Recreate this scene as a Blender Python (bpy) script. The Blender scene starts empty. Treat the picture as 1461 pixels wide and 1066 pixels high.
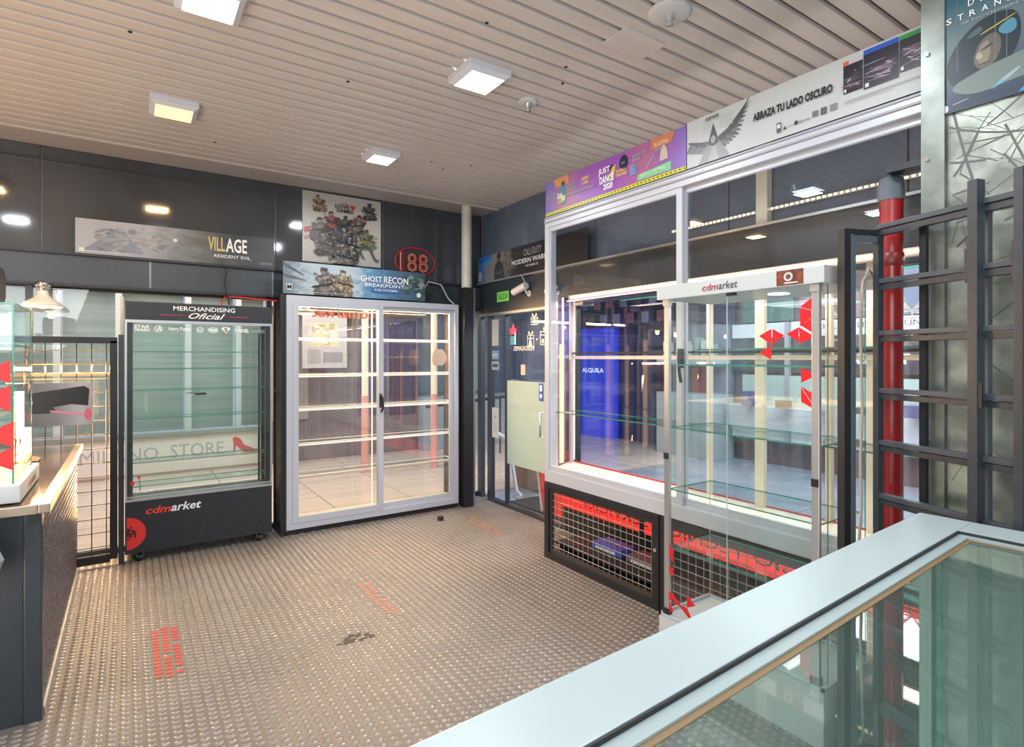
import bpy, bmesh, math, random
import numpy as np
from mathutils import Vector, Matrix
random.seed(7)
SC = bpy.context.scene
COL = SC.collection
PI = math.pi

# ------------------------------------------------------------------ camera, world, lights, exposure
cam_d = bpy.data.cameras.new('camera'); cam = bpy.data.objects.new('camera', cam_d); COL.objects.link(cam)
cam_d.sensor_width = 36; cam_d.lens = 36*805/1461; cam_d.clip_start = .02
cam.location = (0, 0, 1.5)
cam.rotation_euler = (PI/2, 0, math.radians(55.9-90))
cam_d.shift_y = -(533-510)/1461
SC.camera = cam
SC.view_settings.view_transform = 'Standard'; SC.view_settings.look = 'None'
SC.view_settings.gamma = 1; SC.view_settings.use_curve_mapping = False
SC.view_settings.exposure = 0.36
w = bpy.data.worlds.new('world'); SC.world = w; w.use_nodes = True
w.node_tree.nodes['Background'].inputs[0].default_value = (.75, .85, 1, 1)
w.node_tree.nodes['Background'].inputs[1].default_value = .5
SC.cycles.transparent_max_bounces = 40
SC.cycles.max_bounces = 10
SC.cycles.sample_clamp_indirect = 4

def area(name, loc, rot, sx, sy, power, col):
    d = bpy.data.lights.new(name, 'AREA'); d.shape = 'RECTANGLE'; d.size = sx; d.size_y = sy
    d.energy = power; d.color = col
    o = bpy.data.objects.new(name, d); o.location = loc; o.rotation_euler = rot; COL.objects.link(o); return o
COOL = (.86, .93, 1.0); WARM = (1.0, .62, .28); WARMW = (1.0, .78, .55)
CEIL = 3.03
LAMPS = [(.28, 2.68, 0), (1.56, 2.62, 0), (.22, 3.99, 1), (1.56, 4.06, 0), (.28, 1.3, 0), (1.56, 1.3, 0), (.28, -.1, 0), (1.56, -.1, 0), (-1.0, 2.65, 0), (-1.0, 4.0, 1)]
for x, y, k in LAMPS:
    area('panel_light', (x, y, CEIL-.075), (0, 0, 0), .17, .17, 12 if not k else 10, WARM if k else COOL)
# shop corridor outside the glass walls
area('corridor_light', (1.2, 7.1, 3.1), (0, 0, 0), 5, 1.6, 190, (1, .93, .9))
area('corridor_light', (5.6, 2.2, 3.1), (0, 0, 0), 2.2, 5, 420, (.88, .92, 1))
# unseen fill lamp added behind the camera to lift the whole room
area('room_fill', (-1.6, -1.2, 2.2), (math.radians(62), 0, math.radians(-40)), 2.2, 1.4, 48, (.9, .95, 1))
area('bar_light', (-1.3, 3.5, 1.0), (PI, 0, 0), .8, 1.6, 16, (1, .58, .26))   # warm spots of the bar, left of the frame
# unseen low fill lamps, added to brighten the ceiling from below
area('room_fill', (-2.2, 1.2, .5), (math.radians(160), 0, math.radians(-70)), 1.6, 2.6, 42, (1, .84, .68))
area('room_fill', (-2.5, -1.3, .6), (math.radians(150), 0, math.radians(-40)), 1.6, 1.2, 44, (.95, .95, 1))

# ------------------------------------------------------------------ materials
def newmat(name):
    m = bpy.data.materials.new(name); m.use_nodes = True
    return m, m.node_tree.nodes, m.node_tree.links
def mat(name, col, rough=.5, metal=0, spec=.5, noise=None, bump=None, emit=None, estr=0, coat=0):
    m, n, l = newmat(name); b = n['Principled BSDF']
    b.inputs['Base Color'].default_value = (*col, 1); b.inputs['Roughness'].default_value = rough
    b.inputs['Metallic'].default_value = metal; b.inputs['Specular IOR Level'].default_value = spec
    b.inputs['Coat Weight'].default_value = coat
    if emit: b.inputs['Emission Color'].default_value = (*emit, 1); b.inputs['Emission Strength'].default_value = estr
    if noise or bump:
        tc = n.new('ShaderNodeTexCoord'); nz = n.new('ShaderNodeTexNoise')
        sc = (noise or bump)[0]
        mp = n.new('ShaderNodeMapping'); l.new(tc.outputs['Object'], mp.inputs[0]); l.new(mp.outputs[0], nz.inputs[0])
        if isinstance(sc, tuple): mp.inputs['Scale'].default_value = sc; nz.inputs['Scale'].default_value = 1
        else: nz.inputs['Scale'].default_value = sc
        nz.inputs['Detail'].default_value = 6
    if noise:
        cr = n.new('ShaderNodeValToRGB'); c2 = noise[1]
        cr.color_ramp.elements[0].position = .35; cr.color_ramp.elements[1].position = .68
        cr.color_ramp.elements[0].color = (*c2, 1); cr.color_ramp.elements[1].color = (*col, 1)
        l.new(nz.outputs[0], cr.inputs[0]); l.new(cr.outputs[0], b.inputs['Base Color'])
    if bump:
        bp = n.new('ShaderNodeBump'); bp.inputs['Strength'].default_value = bump[1]; bp.inputs['Distance'].default_value = .01
        l.new(nz.outputs[0], bp.inputs['Height']); l.new(bp.outputs[0], b.inputs['Normal'])
    return m
def glass(name, tint=(.95, .98, .97), base=.05, graze=.6, rough=.0, milky=0, mcol=(.8, .9, .88)):
    m, n, l = newmat(name); n.remove(n['Principled BSDF']); out = n['Material Output']
    t = n.new('ShaderNodeBsdfTransparent'); t.inputs[0].default_value = (*tint, 1)
    g = n.new('ShaderNodeBsdfGlossy'); g.inputs['Roughness'].default_value = rough
    lw = n.new('ShaderNodeLayerWeight'); lw.inputs[0].default_value = .5
    p = n.new('ShaderNodeMath'); p.operation = 'POWER'; l.new(lw.outputs['Facing'], p.inputs[0]); p.inputs[1].default_value = 4
    q = n.new('ShaderNodeMath'); q.operation = 'MULTIPLY_ADD'; l.new(p.outputs[0], q.inputs[0]); q.inputs[1].default_value = graze; q.inputs[2].default_value = base
    mx = n.new('ShaderNodeMixShader'); l.new(q.outputs[0], mx.inputs[0]); l.new(t.outputs[0], mx.inputs[1]); l.new(g.outputs[0], mx.inputs[2])
    last = mx
    if milky:
        d = n.new('ShaderNodeBsdfDiffuse'); d.inputs[0].default_value = (*mcol, 1)
        m2 = n.new('ShaderNodeMixShader'); m2.inputs[0].default_value = milky
        l.new(mx.outputs[0], m2.inputs[1]); l.new(d.outputs[0], m2.inputs[2]); last = m2
    l.new(last.outputs[0], out.inputs[0]); return m
def emis(name, col, s):
    m, n, l = newmat(name); n.remove(n['Principled BSDF'])
    e = n.new('ShaderNodeEmission'); e.inputs[0].default_value = (*col, 1); e.inputs[1].default_value = s
    l.new(e.outputs[0], n['Material Output'].inputs[0]); return m
def printmat():
    m, n, l = newmat('print_ink'); b = n['Principled BSDF']
    a = n.new('ShaderNodeVertexColor'); a.layer_name = 'ink'; l.new(a.outputs[0], b.inputs['Base Color'])
    b.inputs['Roughness'].default_value = .35; return m
INK = printmat()
def backdrop(name, stops, scale=3, dist=.6, rough=.35, horizontal=True, amt=.35):
    """printed background: a colour ramp along the poster's width with cloudy noise"""
    m, n, l = newmat(name); b = n['Principled BSDF']; b.inputs['Roughness'].default_value = rough
    tc = n.new('ShaderNodeTexCoord'); sp = n.new('ShaderNodeSeparateXYZ'); l.new(tc.outputs['UV'], sp.inputs[0])
    nz = n.new('ShaderNodeTexNoise'); nz.inputs['Scale'].default_value = scale; nz.inputs['Detail'].default_value = 8
    nz.inputs['Distortion'].default_value = dist
    mp = n.new('ShaderNodeMapping'); mp.inputs['Scale'].default_value = (3, 1, 1) if horizontal else (1, 1.4, 1)
    l.new(tc.outputs['UV'], mp.inputs[0]); l.new(mp.outputs[0], nz.inputs[0])
    a = n.new('ShaderNodeMath'); a.operation = 'MULTIPLY_ADD'; l.new(nz.outputs[0], a.inputs[0]); a.inputs[1].default_value = amt
    s = n.new('ShaderNodeMath'); s.operation = 'SUBTRACT'; l.new(sp.outputs[0 if horizontal else 1], s.inputs[0]); s.inputs[1].default_value = amt/2
    l.new(s.outputs[0], a.inputs[2])
    cr = n.new('ShaderNodeValToRGB'); l.new(a.outputs[0], cr.inputs[0])
    e = cr.color_ramp.elements
    e[0].position, e[0].color = stops[0][0], (*stops[0][1], 1); e[1].position, e[1].color = stops[-1][0], (*stops[-1][1], 1)
    for p, c in stops[1:-1]:
        k = e.new(p); k.color = (*c, 1)
    l.new(cr.outputs[0], b.inputs['Base Color']); return m

white_alu = mat('white_aluminium', (.47, .49, .54), .35, .1)
cool_alu = mat('brushed_aluminium', (.55, .57, .6), .3, .8)
dark_steel = mat('dark_painted_steel', (.022, .03, .04), .35, 0, .6, noise=((30, 30, 30), (.03, .038, .048)))
black = mat('black_paint', (.012, .014, .018), .4)
black_matt = mat('black_matt', (.01, .011, .013), .7)
fridge_black = mat('fridge_black', (.014, .017, .024), .45, noise=(18, (.02, .024, .03)))
white_paint = mat('white_paint', (.54, .56, .56), .4)
counter_white = mat('counter_white', (.36, .43, .44), .32, 0, .5, noise=(3, (.34, .41, .42)))
cream = mat('cream_paint', (.62, .6, .52), .5, noise=(6, (.5, .48, .41)))
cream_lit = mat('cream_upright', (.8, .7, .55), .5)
plank_m = mat('ceiling_plank_paint', (.60, .555, .53), .5, noise=((1.2, 9, 9), (.52, .48, .46)))
groove_m = mat('ceiling_groove_dark', (.09, .08, .075), .8)
dark_glass = mat('dark_tinted_glass', (.04, .047, .054), .07, 0, .8, noise=((2.5, 2.5, 1.2), (.062, .070, .078)))
clear = glass('clear_glass', (.97, .99, .985), .04, .5)
display_glass = glass('display_glass', (.96, .975, .98), .05, .55)
green_glass = glass('green_glass', (.93, .975, .965), .05, .5)
counter_glass = glass('counter_top_glass', (.86, .94, .92), .07, .5, 0, .03, (.45, .6, .56))
end_glass = glass('counter_end_glass', (.8, .9, .87), .16, .5, .02, .22, (.4, .56, .5))  # milky green mix puts the pane's pale reflections into its colour
shelf_glass = glass('shelf_glass', (.95, .98, .97), .07, .3)
glass_edge = mat('green_glass_edge', (.06, .24, .19), .15, 0, .8)
frost = glass('frosted_film', (.7, .82, .8), .03, .2, .1, .78, (.42, .54, .51))
red_paint = mat('red_paint', (.62, .03, .03), .4)
red_glow = emis('red_sign_glow', (1, .03, .02), 1.2)
pipe_red = mat('red_pipe_paint', (.36, .012, .014), .28, 0, .6, noise=(9, (.22, .01, .012)))
rubber = mat('rubber_floor_base', (.105, .092, .08), .5, noise=(3, (.14, .12, .104)))
stud_m = mat('worn_rubber_stud', (.215, .182, .155), .27, 0, .8, noise=(1.3, (.15, .135, .12)))
chrome = mat('chrome', (.75, .75, .77), .12, 1)
wood_strip = mat('brown_wood_strip', (.2, .13, .06), .6)
gasket = mat('black_gasket', (.02, .02, .022), .6)
paper = mat('paper_white', (.66, .66, .63), .7)
grey_cap = mat('galvanised_grey', (.22, .25, .28), .4, .5)
cable_m = mat('white_cable', (.45, .4, .36), .6)
black_cable = mat('black_cable', (.015, .015, .015), .6)
bronze = mat('warm_bar', (.78, .6, .42), .35, .3)

# ------------------------------------------------------------------ mesh helpers
class B:
    def __init__(s): s.v = []; s.f = []; s.mi = []; s.smooth = []
    def add(s, vs, fs, mi=0, sm=False):
        k = len(s.v); s.v += [tuple(map(float, p)) for p in vs]
        for f in fs: s.f.append([i+k for i in f]); s.mi.append(mi); s.smooth.append(sm)
        return s
    def box(s, x0, x1, y0, y1, z0, z1, mi=0, side=None):
        x0, x1 = sorted((x0, x1)); y0, y1 = sorted((y0, y1)); z0, z1 = sorted((z0, z1))
        vs = [(x0,y0,z0),(x1,y0,z0),(x1,y1,z0),(x0,y1,z0),(x0,y0,z1),(x1,y0,z1),(x1,y1,z1),(x0,y1,z1)]
        fs = [(3,2,1,0),(4,5,6,7),(0,1,5,4),(1,2,6,5),(2,3,7,6),(3,0,4,7)]
        if side is None: s.add(vs, fs, mi)
        else: s.add(vs, fs[:2], mi); s.add(vs, fs[2:], side)
        return s
    def bbox(s, x0, x1, y0, y1, z0, z1, b=.004, mi=0):
        """box with chamfered edges"""
        bm = bmesh.new(); bmesh.ops.create_cube(bm, size=1)
        for v in bm.verts:
            v.co = Vector(((x0+x1)/2+v.co.x*(x1-x0), (y0+y1)/2+v.co.y*(y1-y0), (z0+z1)/2+v.co.z*(z1-z0)))
        bmesh.ops.bevel(bm, geom=bm.edges[:], offset=b, segments=2, affect='EDGES', profile=.7)
        bm.verts.index_update()
        s.add([v.co for v in bm.verts], [[v.index for v in f.verts] for f in bm.faces], mi); bm.free(); return s
    def tube(s, pts, r, n=8, mi=0, cap=True):
        pts = [Vector(p) for p in pts]; rs = r if isinstance(r, (list, tuple)) else [r]*len(pts)
        vs = []; up = None
        for i, p in enumerate(pts):
            d = (pts[min(i+1, len(pts)-1)]-pts[max(i-1, 0)]).normalized()
            if up is None: up = Vector((0, 0, 1)) if abs(d.z) < .9 else Vector((1, 0, 0))
            a = d.cross(up).normalized(); b = a.cross(d).normalized(); up = b
            for k in range(n):
                t = 2*PI*k/n; vs.append(p+(a*math.cos(t)+b*math.sin(t))*rs[i])
        fs = []
        for i in range(len(pts)-1):
            for k in range(n):
                fs.append((i*n+k, i*n+(k+1) % n, (i+1)*n+(k+1) % n, (i+1)*n+k))
        s.add(vs, fs, mi, True)
        if cap:
            s.add(vs[:n], [tuple(range(n))], mi); s.add(vs[-n:], [tuple(range(n))[::-1]], mi)
        return s
    def lathe(s, c, prof, n=24, mi=0):
        vs = []
        for r, z in prof:
            for k in range(n): vs.append((c[0]+r*math.cos(2*PI*k/n), c[1]+r*math.sin(2*PI*k/n), c[2]+z))
        fs = []
        for i in range(len(prof)-1):
            for k in range(n): fs.append((i*n+k, i*n+(k+1) % n, (i+1)*n+(k+1) % n, (i+1)*n+k))
        s.add(vs, fs, mi, True); return s
    def prism(s, poly, o, u, v, n, th, mi=0):
        """polygon in the (u,v) plane at o, thickness th along n"""
        o, u, v, n = Vector(o), Vector(u), Vector(v), Vector(n); k = len(poly)
        a = [o+u*p[0]+v*p[1] for p in poly]; b = [p+n*th for p in a]
        s.add(a+b, [tuple(range(k))[::-1], tuple(range(k, 2*k))]+[(i, (i+1) % k, k+(i+1) % k, k+i) for i in range(k)], mi); return s
def wloc(o):
    p = Vector((0, 0, 0))
    while o is not None: p = p+o.location; o = o.parent
    return p
def build(name, b, mats, parent=None, local=False, loc=None):
    me = bpy.data.meshes.new(name)
    off = Vector((0, 0, 0)) if (parent is None or local) else wloc(parent)
    if parent is None and loc is not None: off = Vector(loc)
    me.from_pydata([(p[0]-off.x, p[1]-off.y, p[2]-off.z) for p in b.v], [], b.f)
    for m in (mats if isinstance(mats, (list, tuple)) else [mats]): me.materials.append(m)
    me.polygons.foreach_set('material_index', b.mi); me.polygons.foreach_set('use_smooth', b.smooth)
    me.update()
    o = bpy.data.objects.new(name, me); COL.objects.link(o)
    if parent is not None: o.parent = parent
    elif loc is not None: o.location = loc
    return o
def empty(name, loc, rz=0):
    o = bpy.data.objects.new(name, None); COL.objects.link(o); o.location = loc; o.rotation_euler = (0, 0, rz)
    o.empty_display_size = .1; return o
def tag(o, label=None, cat=None, group=None, kind=None):
    if label: o['label'] = label
    if cat: o['category'] = cat
    if group: o['group'] = group
    if kind: o['kind'] = kind
    return o
def thing(name, label, cat, loc, rz=0, group=None): return tag(empty(name, loc, rz), label, cat, group)
def struct(o, label=None): o['kind'] = 'structure'; o['label'] = label if label else o.name.split('.')[0].replace('_', ' '); return o
def dup(o, parent=None):
    c = o.copy(); COL.objects.link(c)
    if parent is not None: c.parent = parent
    for ch in list(o.children):
        dup(ch, c)
    return c

class Plane:
    """a flat sheet standing in the scene: origin, unit right u, unit up v"""
    def __init__(s, o, u, v, W, H): s.o = Vector(o); s.u = Vector(u).normalized(); s.v = Vector(v).normalized(); s.n = s.u.cross(s.v); s.W = W; s.H = H
def quadsheet(P, th, face_m, side_m, name, parent, zoff=0.0):
    b = B(); o = P.o+P.n*zoff
    b.prism([(0, 0), (P.W, 0), (P.W, P.H), (0, P.H)], o-P.n*th, P.u, P.v, P.n, th, 0); b.mi = [0, 1, 0, 0, 0, 0]
    ob = build(name, b, [side_m, face_m], parent)
    uv = ob.data.uv_layers.new(name='UVMap')
    off = wloc(parent) if parent else Vector()
    for lp in ob.data.loops:
        p = ob.data.vertices[lp.vertex_index].co+off-P.o
        uv.data[lp.index].uv = (p.dot(P.u)/P.W, p.dot(P.v)/P.H)
    return ob
def ink(name, P, shapes, parent, zoff=.0008, step=.00004):
    """flat print: list of (polygon in 0..1 units of the sheet, rgb)"""
    me = bpy.data.meshes.new(name); vs = []; fs = []; cols = []
    off = wloc(parent)
    for i, (poly, c) in enumerate(shapes):
        k = len(vs)
        for x, y in poly:
            x = min(max(x, 0), 1); y = min(max(y, 0), 1)
            vs.append(P.o+P.u*(x*P.W)+P.v*(y*P.H)+P.n*(zoff+step*i)-off)
        fs.append(list(range(k, k+len(poly)))); cols += [(*c, 1)]*len(poly)
    me.from_pydata(vs, [], fs)
    a = me.color_attributes.new('ink', 'FLOAT_COLOR', 'CORNER')
    a.data.foreach_set('color', [x for c in cols for x in c])
    me.materials.append(INK); o = bpy.data.objects.new(name, me); COL.objects.link(o); o.parent = parent; return o
def ell(cx, cy, rx, ry, n=14, rot=0):
    return [(cx+rx*math.cos(2*PI*k/n)*math.cos(rot)-ry*math.sin(2*PI*k/n)*math.sin(rot), cy+rx*math.cos(2*PI*k/n)*math.sin(rot)+ry*math.sin(2*PI*k/n)*math.cos(rot)) for k in range(n)]
def smooth(poly, n=2):
    for _ in range(n):
        poly = [q for i in range(len(poly)) for q in ((poly[i][0]*.75+poly[(i+1) % len(poly)][0]*.25, poly[i][1]*.75+poly[(i+1) % len(poly)][1]*.25), (poly[i][0]*.25+poly[(i+1) % len(poly)][0]*.75, poly[i][1]*.25+poly[(i+1) % len(poly)][1]*.75))]
    return poly
def rect(x0, y0, x1, y1): return [(x0, y0), (x1, y0), (x1, y1), (x0, y1)]
def text(name, s, P, x, y, wd, ht, m, parent, zoff=.0016, mirror=False, shear=0, fat=0, th=.0006, align='L', skew=0):
    """lettering fitted into the box x,y,wd,ht (metres on the sheet)"""
    cu = bpy.data.curves.new(name, 'FONT'); cu.body = s; cu.size = 1; cu.resolution_u = 2; cu.shear = shear; cu.offset = fat
    o = bpy.data.objects.new(name, cu); COL.objects.link(o)
    me = bpy.data.meshes.new_from_object(o); bpy.data.objects.remove(o); bpy.data.curves.remove(cu)
    n = len(me.vertices); co = np.empty(n*3); me.vertices.foreach_get('co', co); co = co.reshape(-1, 3)
    mn = co.min(0); mx = co.max(0)
    off = wloc(parent) if parent else Vector()
    a = (co[:, 0]-mn[0])/max(mx[0]-mn[0], 1e-6); b_ = (co[:, 1]-mn[1])/max(mx[1]-mn[1], 1e-6)
    if mirror: a = 1-a
    X = x+a*wd; Y = y+b_*ht+a*skew
    o3 = np.array(P.o-off+P.n*zoff); W = o3+np.outer(X, np.array(P.u))+np.outer(Y, np.array(P.v))
    me.vertices.foreach_set('co', W.ravel()); me.materials.clear(); me.materials.append(m); me.name = name; me.update()
    ob = bpy.data.objects.new(name, me); COL.objects.link(ob); ob.parent = parent; return ob
ink_white = mat('white_ink', (.8, .82, .82), .4); ink_black = mat('black_ink', (.012, .012, .014), .4)
ink_red = mat('red_ink', (.65, .02, .02), .4); ink_gold = mat('gold_ink', (.55, .45, .16), .4)
ink_grey = mat('grey_ink', (.32, .33, .34), .4); ink_blue = mat('blue_ink', (.03, .08, .45), .4); ink_yellow = mat('yellow_ink', (.8, .55, .06), .4)

# ------------------------------------------------------------------ floor
fl = struct(build('floor', B().box(-3.6, 3.2, -2.1, 5.35, -.06, 0), rubber), 'dark rubber floor of raised studs')
SX, SY = .044, .037
def stud_xy():
    out = []
    ix = 0; x = -.9
    while x < 3.12:
        y = .55+(SY/2 if ix % 2 else 0)
        while y < 5.3:
            if not (x < -.33 and y > 3.0): out.append((x, y))
            y += SY
        x += SX; ix += 1
    return np.array(out)
def stud_mesh(xy, name, m, z0=0, h=.0028, rx=.018, ry=.0145, parent=None, kind=None, grow=0):
    n = 8; ang = (np.arange(n)+.5)*2*PI/n
    def sup(t, p=.8): return np.sign(np.cos(t))*np.abs(np.cos(t))**p, np.sign(np.sin(t))*np.abs(np.sin(t))**p
    cx, sy = sup(ang)
    base = np.stack([cx*(rx+grow), sy*(ry+grow), np.full(n, z0)], 1); top = np.stack([cx*(rx-.003+grow), sy*(ry-.003+grow), np.full(n, z0+h)], 1)
    one = np.concatenate([base, top]); N = len(xy)
    V = (one[None]+np.concatenate([xy, np.zeros((N, 1))], 1)[:, None]).reshape(-1, 3)
    f1 = [[k, (k+1) % n, n+(k+1) % n, n+k] for k in range(n)]; ftop = list(range(n, 2*n))
    me = bpy.data.meshes.new(name)
    me.vertices.add(len(V)); me.vertices.foreach_set('co', V.ravel())
    q = np.array(f1).ravel(); loops = np.concatenate([q, np.array(ftop)]); L = len(loops)
    allL = (loops[None]+np.arange(N)[:, None]*2*n).ravel()
    me.loops.add(len(allL)); me.loops.foreach_set('vertex_index', allL)
    starts = np.concatenate([np.arange(n)*4, [4*n]]); tot = np.concatenate([np.full(n, 4), [n]])
    me.polygons.add(N*(n+1)); me.polygons.foreach_set('loop_start', (starts[None]+np.arange(N)[:, None]*L).ravel())
    me.polygons.foreach_set('loop_total', np.tile(tot, N)); me.update(calc_edges=True); me.validate()
    me.materials.append(m); o = bpy.data.objects.new(name, me); COL.objects.link(o)
    if parent: o.parent = parent
    if kind: o['kind'] = kind
    return o
XY = stud_xy()
stud_mesh(XY, 'floor_stud', stud_m, parent=fl, kind='stuff')
tape_m = mat('worn_red_tape', (.42, .035, .022), .5); tape_f = mat('faded_red_tape', (.32, .13, .09), .5)
def tape(x0, x1, y0, y1, m, label, keep=1.0, slope=0):
    xs = XY[(XY[:, 0]-slope*(XY[:, 1]-y0) > x0) & (XY[:, 0]-slope*(XY[:, 1]-y0) < x1) & (XY[:, 1] > y0) & (XY[:, 1] < y1)]
    xs = xs[np.random.rand(len(xs)) < keep]
    o = stud_mesh(xs, 'floor_tape', m, 0.0028, .0006, .0165, .0145); tag(o, label, 'tape mark', 'worn red tape marks on the floor', 'stuff')
tape(.10, .23, 3.1, 3.66, tape_m, 'bright red worn tape mark near the left counter', .95)
tape(1.24, 1.34, 3.1, 3.66, tape_f, 'faded reddish tape mark in the middle of the floor', .85)
tape(2.56, 2.66, 4.0, 4.55, tape_f, 'worn red tape mark before the glass door', .8)
b = B(); random.seed(3)
for k in range(16):
    a = random.uniform(-.1, .1); c = random.uniform(-.05, .05)*(1-abs(a)*6)
    b.add([(1.0+a+.015*math.cos(t)*random.uniform(.7, 1.6), 2.96+c+.012*math.sin(t)*random.uniform(.7, 1.5), .0030+k*.00003) for t in [i*PI/4 for i in range(8)]], [tuple(range(8))])
tag(build('floor_stain', b, mat('black_stain', (.035, .03, .026), .7)), 'small black stain worn into the floor studs', 'stain', kind='stuff')
b = B().bbox(2.34, 2.385, 4.64, 4.685, .003, .04, .005); tag(build('rubber_door_stop', b, black_matt), 'tiny black cube lying on floor before the sliding cabinet', 'door stop')

# ------------------------------------------------------------------ ceiling
cl = struct(build('ceiling', B().box(-3.6, 3.2, -2.1, 5.32, CEIL+.02, CEIL+.08), groove_m), 'ceiling backing behind the planks')
pm = None; P = .107
y = -2.05; k = 0
while y < 4.8:
    if pm is None:
        b = B(); L = 6.75; wd = P-.016
        b.add([(0, .0, .018), (0, .004, .002), (0, .012, 0), (0, wd-.012, 0), (0, wd-.004, .002), (0, wd, .018), (L, 0, .018), (L, .004, .002), (L, .012, 0), (L, wd-.012, 0), (L, wd-.004, .002), (L, wd, .018)],
              [(i, i+1, i+7, i+6) for i in range(5)]+[(0, 5, 4, 3, 2, 1), (6, 7, 8, 9, 10, 11), (5, 0, 6, 11)])
        o = build('plank', b, plank_m, cl, local=True); pm = o.data
    else:
        o = bpy.data.objects.new('plank', pm); COL.objects.link(o); o.parent = cl
    o.location = (-3.58, y, CEIL); y += P; k += 1
edge_y = y
struct(build('trim_1', B().bbox(-3.58, 3.17, edge_y, edge_y+.03, CEIL-.012, CEIL+.018, .006), mat('ceiling_trim', (.55, .5, .47), .5)), 'painted ceiling trim near the back wall')
nm = None; y = edge_y+.035
narrow = mat('narrow_plank_paint', (.45, .42, .42), .5)
while y < 5.27:
    if nm is None: o = build('narrow_plank', B().box(0, 6.75, 0, .05, 0, .015), narrow, cl, local=True); nm = o.data
    else: o = bpy.data.objects.new('narrow_plank', nm); COL.objects.link(o); o.parent = cl
    o.location = (-3.58, y, CEIL+.001); y += .056
lens_c = emis('lamp_lens_cool', (.88, .94, 1), 9); lens_w = emis('lamp_lens_warm', (1, .70, .26), 1.9)
lens_edge = emis('lamp_rim_glow', (.6, .68, .8), 1.1)
frame_m = mat('lamp_frame', (.62, .64, .7), .4)
lampnames = {0: ('square white lit ceiling lamp at the top edge of the picture', 0), 1: ('square white lit ceiling lamp in the middle, nearest to the display posters', 0), 2: ('square yellow lit ceiling lamp, the only warm one', 0), 3: ('square white lit ceiling lamp nearest the game poster on the back wall', 0)}
for i, (x, y, kk) in enumerate(LAMPS):
    s = .125 if i != 3 else .11
    t = thing('ceiling_lamp', lampnames[i][0] if i < 4 else 'square ceiling lamp above and behind the camera, '+{4: 'left nearer one', 5: 'right nearer one', 6: 'left farther one', 7: 'right farther one', 8: 'over the bar counter, white', 9: 'over the bar counter, yellow'}[i], 'lamp', (x, y, CEIL), 0, 'square ceiling lamps')
    b = B(); zt = CEIL+.002; zb = CEIL-.05
    ro, ri = s, s-.028
    pr = [(-1, -1), (1, -1), (1, 1), (-1, 1)]
    for a in range(4):
        p, q = pr[a], pr[(a+1) % 4]
        V = [(x+p[0]*ro, y+p[1]*ro, zt), (x+q[0]*ro, y+q[1]*ro, zt), (x+q[0]*ro, y+q[1]*ro, zb+.018), (x+p[0]*ro, y+p[1]*ro, zb+.018), (x+p[0]*ri, y+p[1]*ri, zb), (x+q[0]*ri, y+q[1]*ri, zb)]
        b.add(V, [(0, 1, 2, 3), (3, 2, 5, 4)])
    build('frame', b, frame_m, t)
    build('lens', B().box(x-ri, x+ri, y-ri, y+ri, zb-.001, zb+.004), lens_w if kk else lens_c, t)
for (x, y, lb) in [(1.98, 1.68, 'round white smoke detector at the top right beside the access panel'), (1.97, 2.74, 'small round sprinkler head near the middle ceiling lamp')]:
    t = thing('smoke_detector' if y < 2 else 'sprinkler_head', lb, 'detector' if y < 2 else 'sprinkler', (x, y, CEIL))
    r = .095 if y < 2 else .06
    build('base', B().lathe((x, y, CEIL), [(r, .002), (r, -.008), (r*.85, -.014), (0.001, -.016)], 28), white_paint, t)
    build('nozzle', B().lathe((x, y, CEIL), [(.022, -.014), (.02, -.03), (.012, -.034), (.012, -.052), (.02, -.055), (.001, -.058)], 14), cool_alu if y > 2 else mat('grey_plastic', (.4, .4, .42), .5), t)
b = B().bbox(1.9, 2.17, 1.86, 2.03, CEIL-.006, CEIL+.001, .002)
tag(build('access_panel', b, plank_m), 'flat rectangular access panel set across the ceiling planks', 'ceiling panel')
for i, (x, y) in enumerate([(1.35, 2.2), (1.9, 2.3), (2.0, 2.45), (.5, 4.5), (1.95, 4.0), (2.1, 4.1), (1.0, 3.1), (.0, 3.2), (2.25, 3.9)]):
    b = B().lathe((x, y, CEIL), [(.009, .001), (.009, -.003), (.001, -.004)], 8); tag(build('ceiling_screw', b, black_matt, loc=(x, y, CEIL)), 'tiny dark screw cap in the ceiling planks, '+['left of the middle lamp', 'nearest the access panel', 'just right of the access panel pair', 'between the yellow lamp and back trim', 'right of the far white lamp', 'farthest right of the far white lamp', 'alone in the middle of the ceiling', 'left of the yellow lamp', 'close to the purple banner'][i], 'screw', 'dark screws dotted over the ceiling')

# ------------------------------------------------------------------ unseen enclosing walls
wallm = mat('painted_wall', (.5, .52, .54), .7)
struct(build('wall_left', B().box(-3.7, -3.6, -2.1, 5.4, -.06, 3.15), wallm)); struct(build('wall_rear', B().box(-3.7, 3.2, -2.2, -2.1, -.06, 3.15), wallm))

# ------------------------------------------------------------------ back wall, upper tinted glass
wb = struct(build('wall_back', B().box(-3.6, 3.2, 5.31, 5.36, 2.0, 3.06), black_matt), 'dark upper back wall')
edges = [-3.55, -2.6, -1.55, -.53, 1.06, 2.05, 3.15]
for a, c in zip(edges[:-1], edges[1:]):
    build('tinted_panel', B().box(a+.006, c-.006, 5.275, 5.305, 2.25, 3.03), dark_glass, wb)
    build('joint_strip', B().box(c-.006, c+.006, 5.285, 5.31, 2.25, 3.03), mat('joint', (.12, .13, .15), .4), wb)
f2 = struct(build('trim_2', B().bbox(-3.6, 3.15, 5.2, 5.31, 2.03, 2.25, .005), dark_steel), 'dark fascia beam along the back wall')
build('ledge', B().box(-3.6, 3.15, 5.17, 5.31, 2.245, 2.262), black, f2); build('ledge', B().box(-3.6, 3.15, 5.175, 5.31, 2.02, 2.035), bronze if 0 else black, f2)
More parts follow.
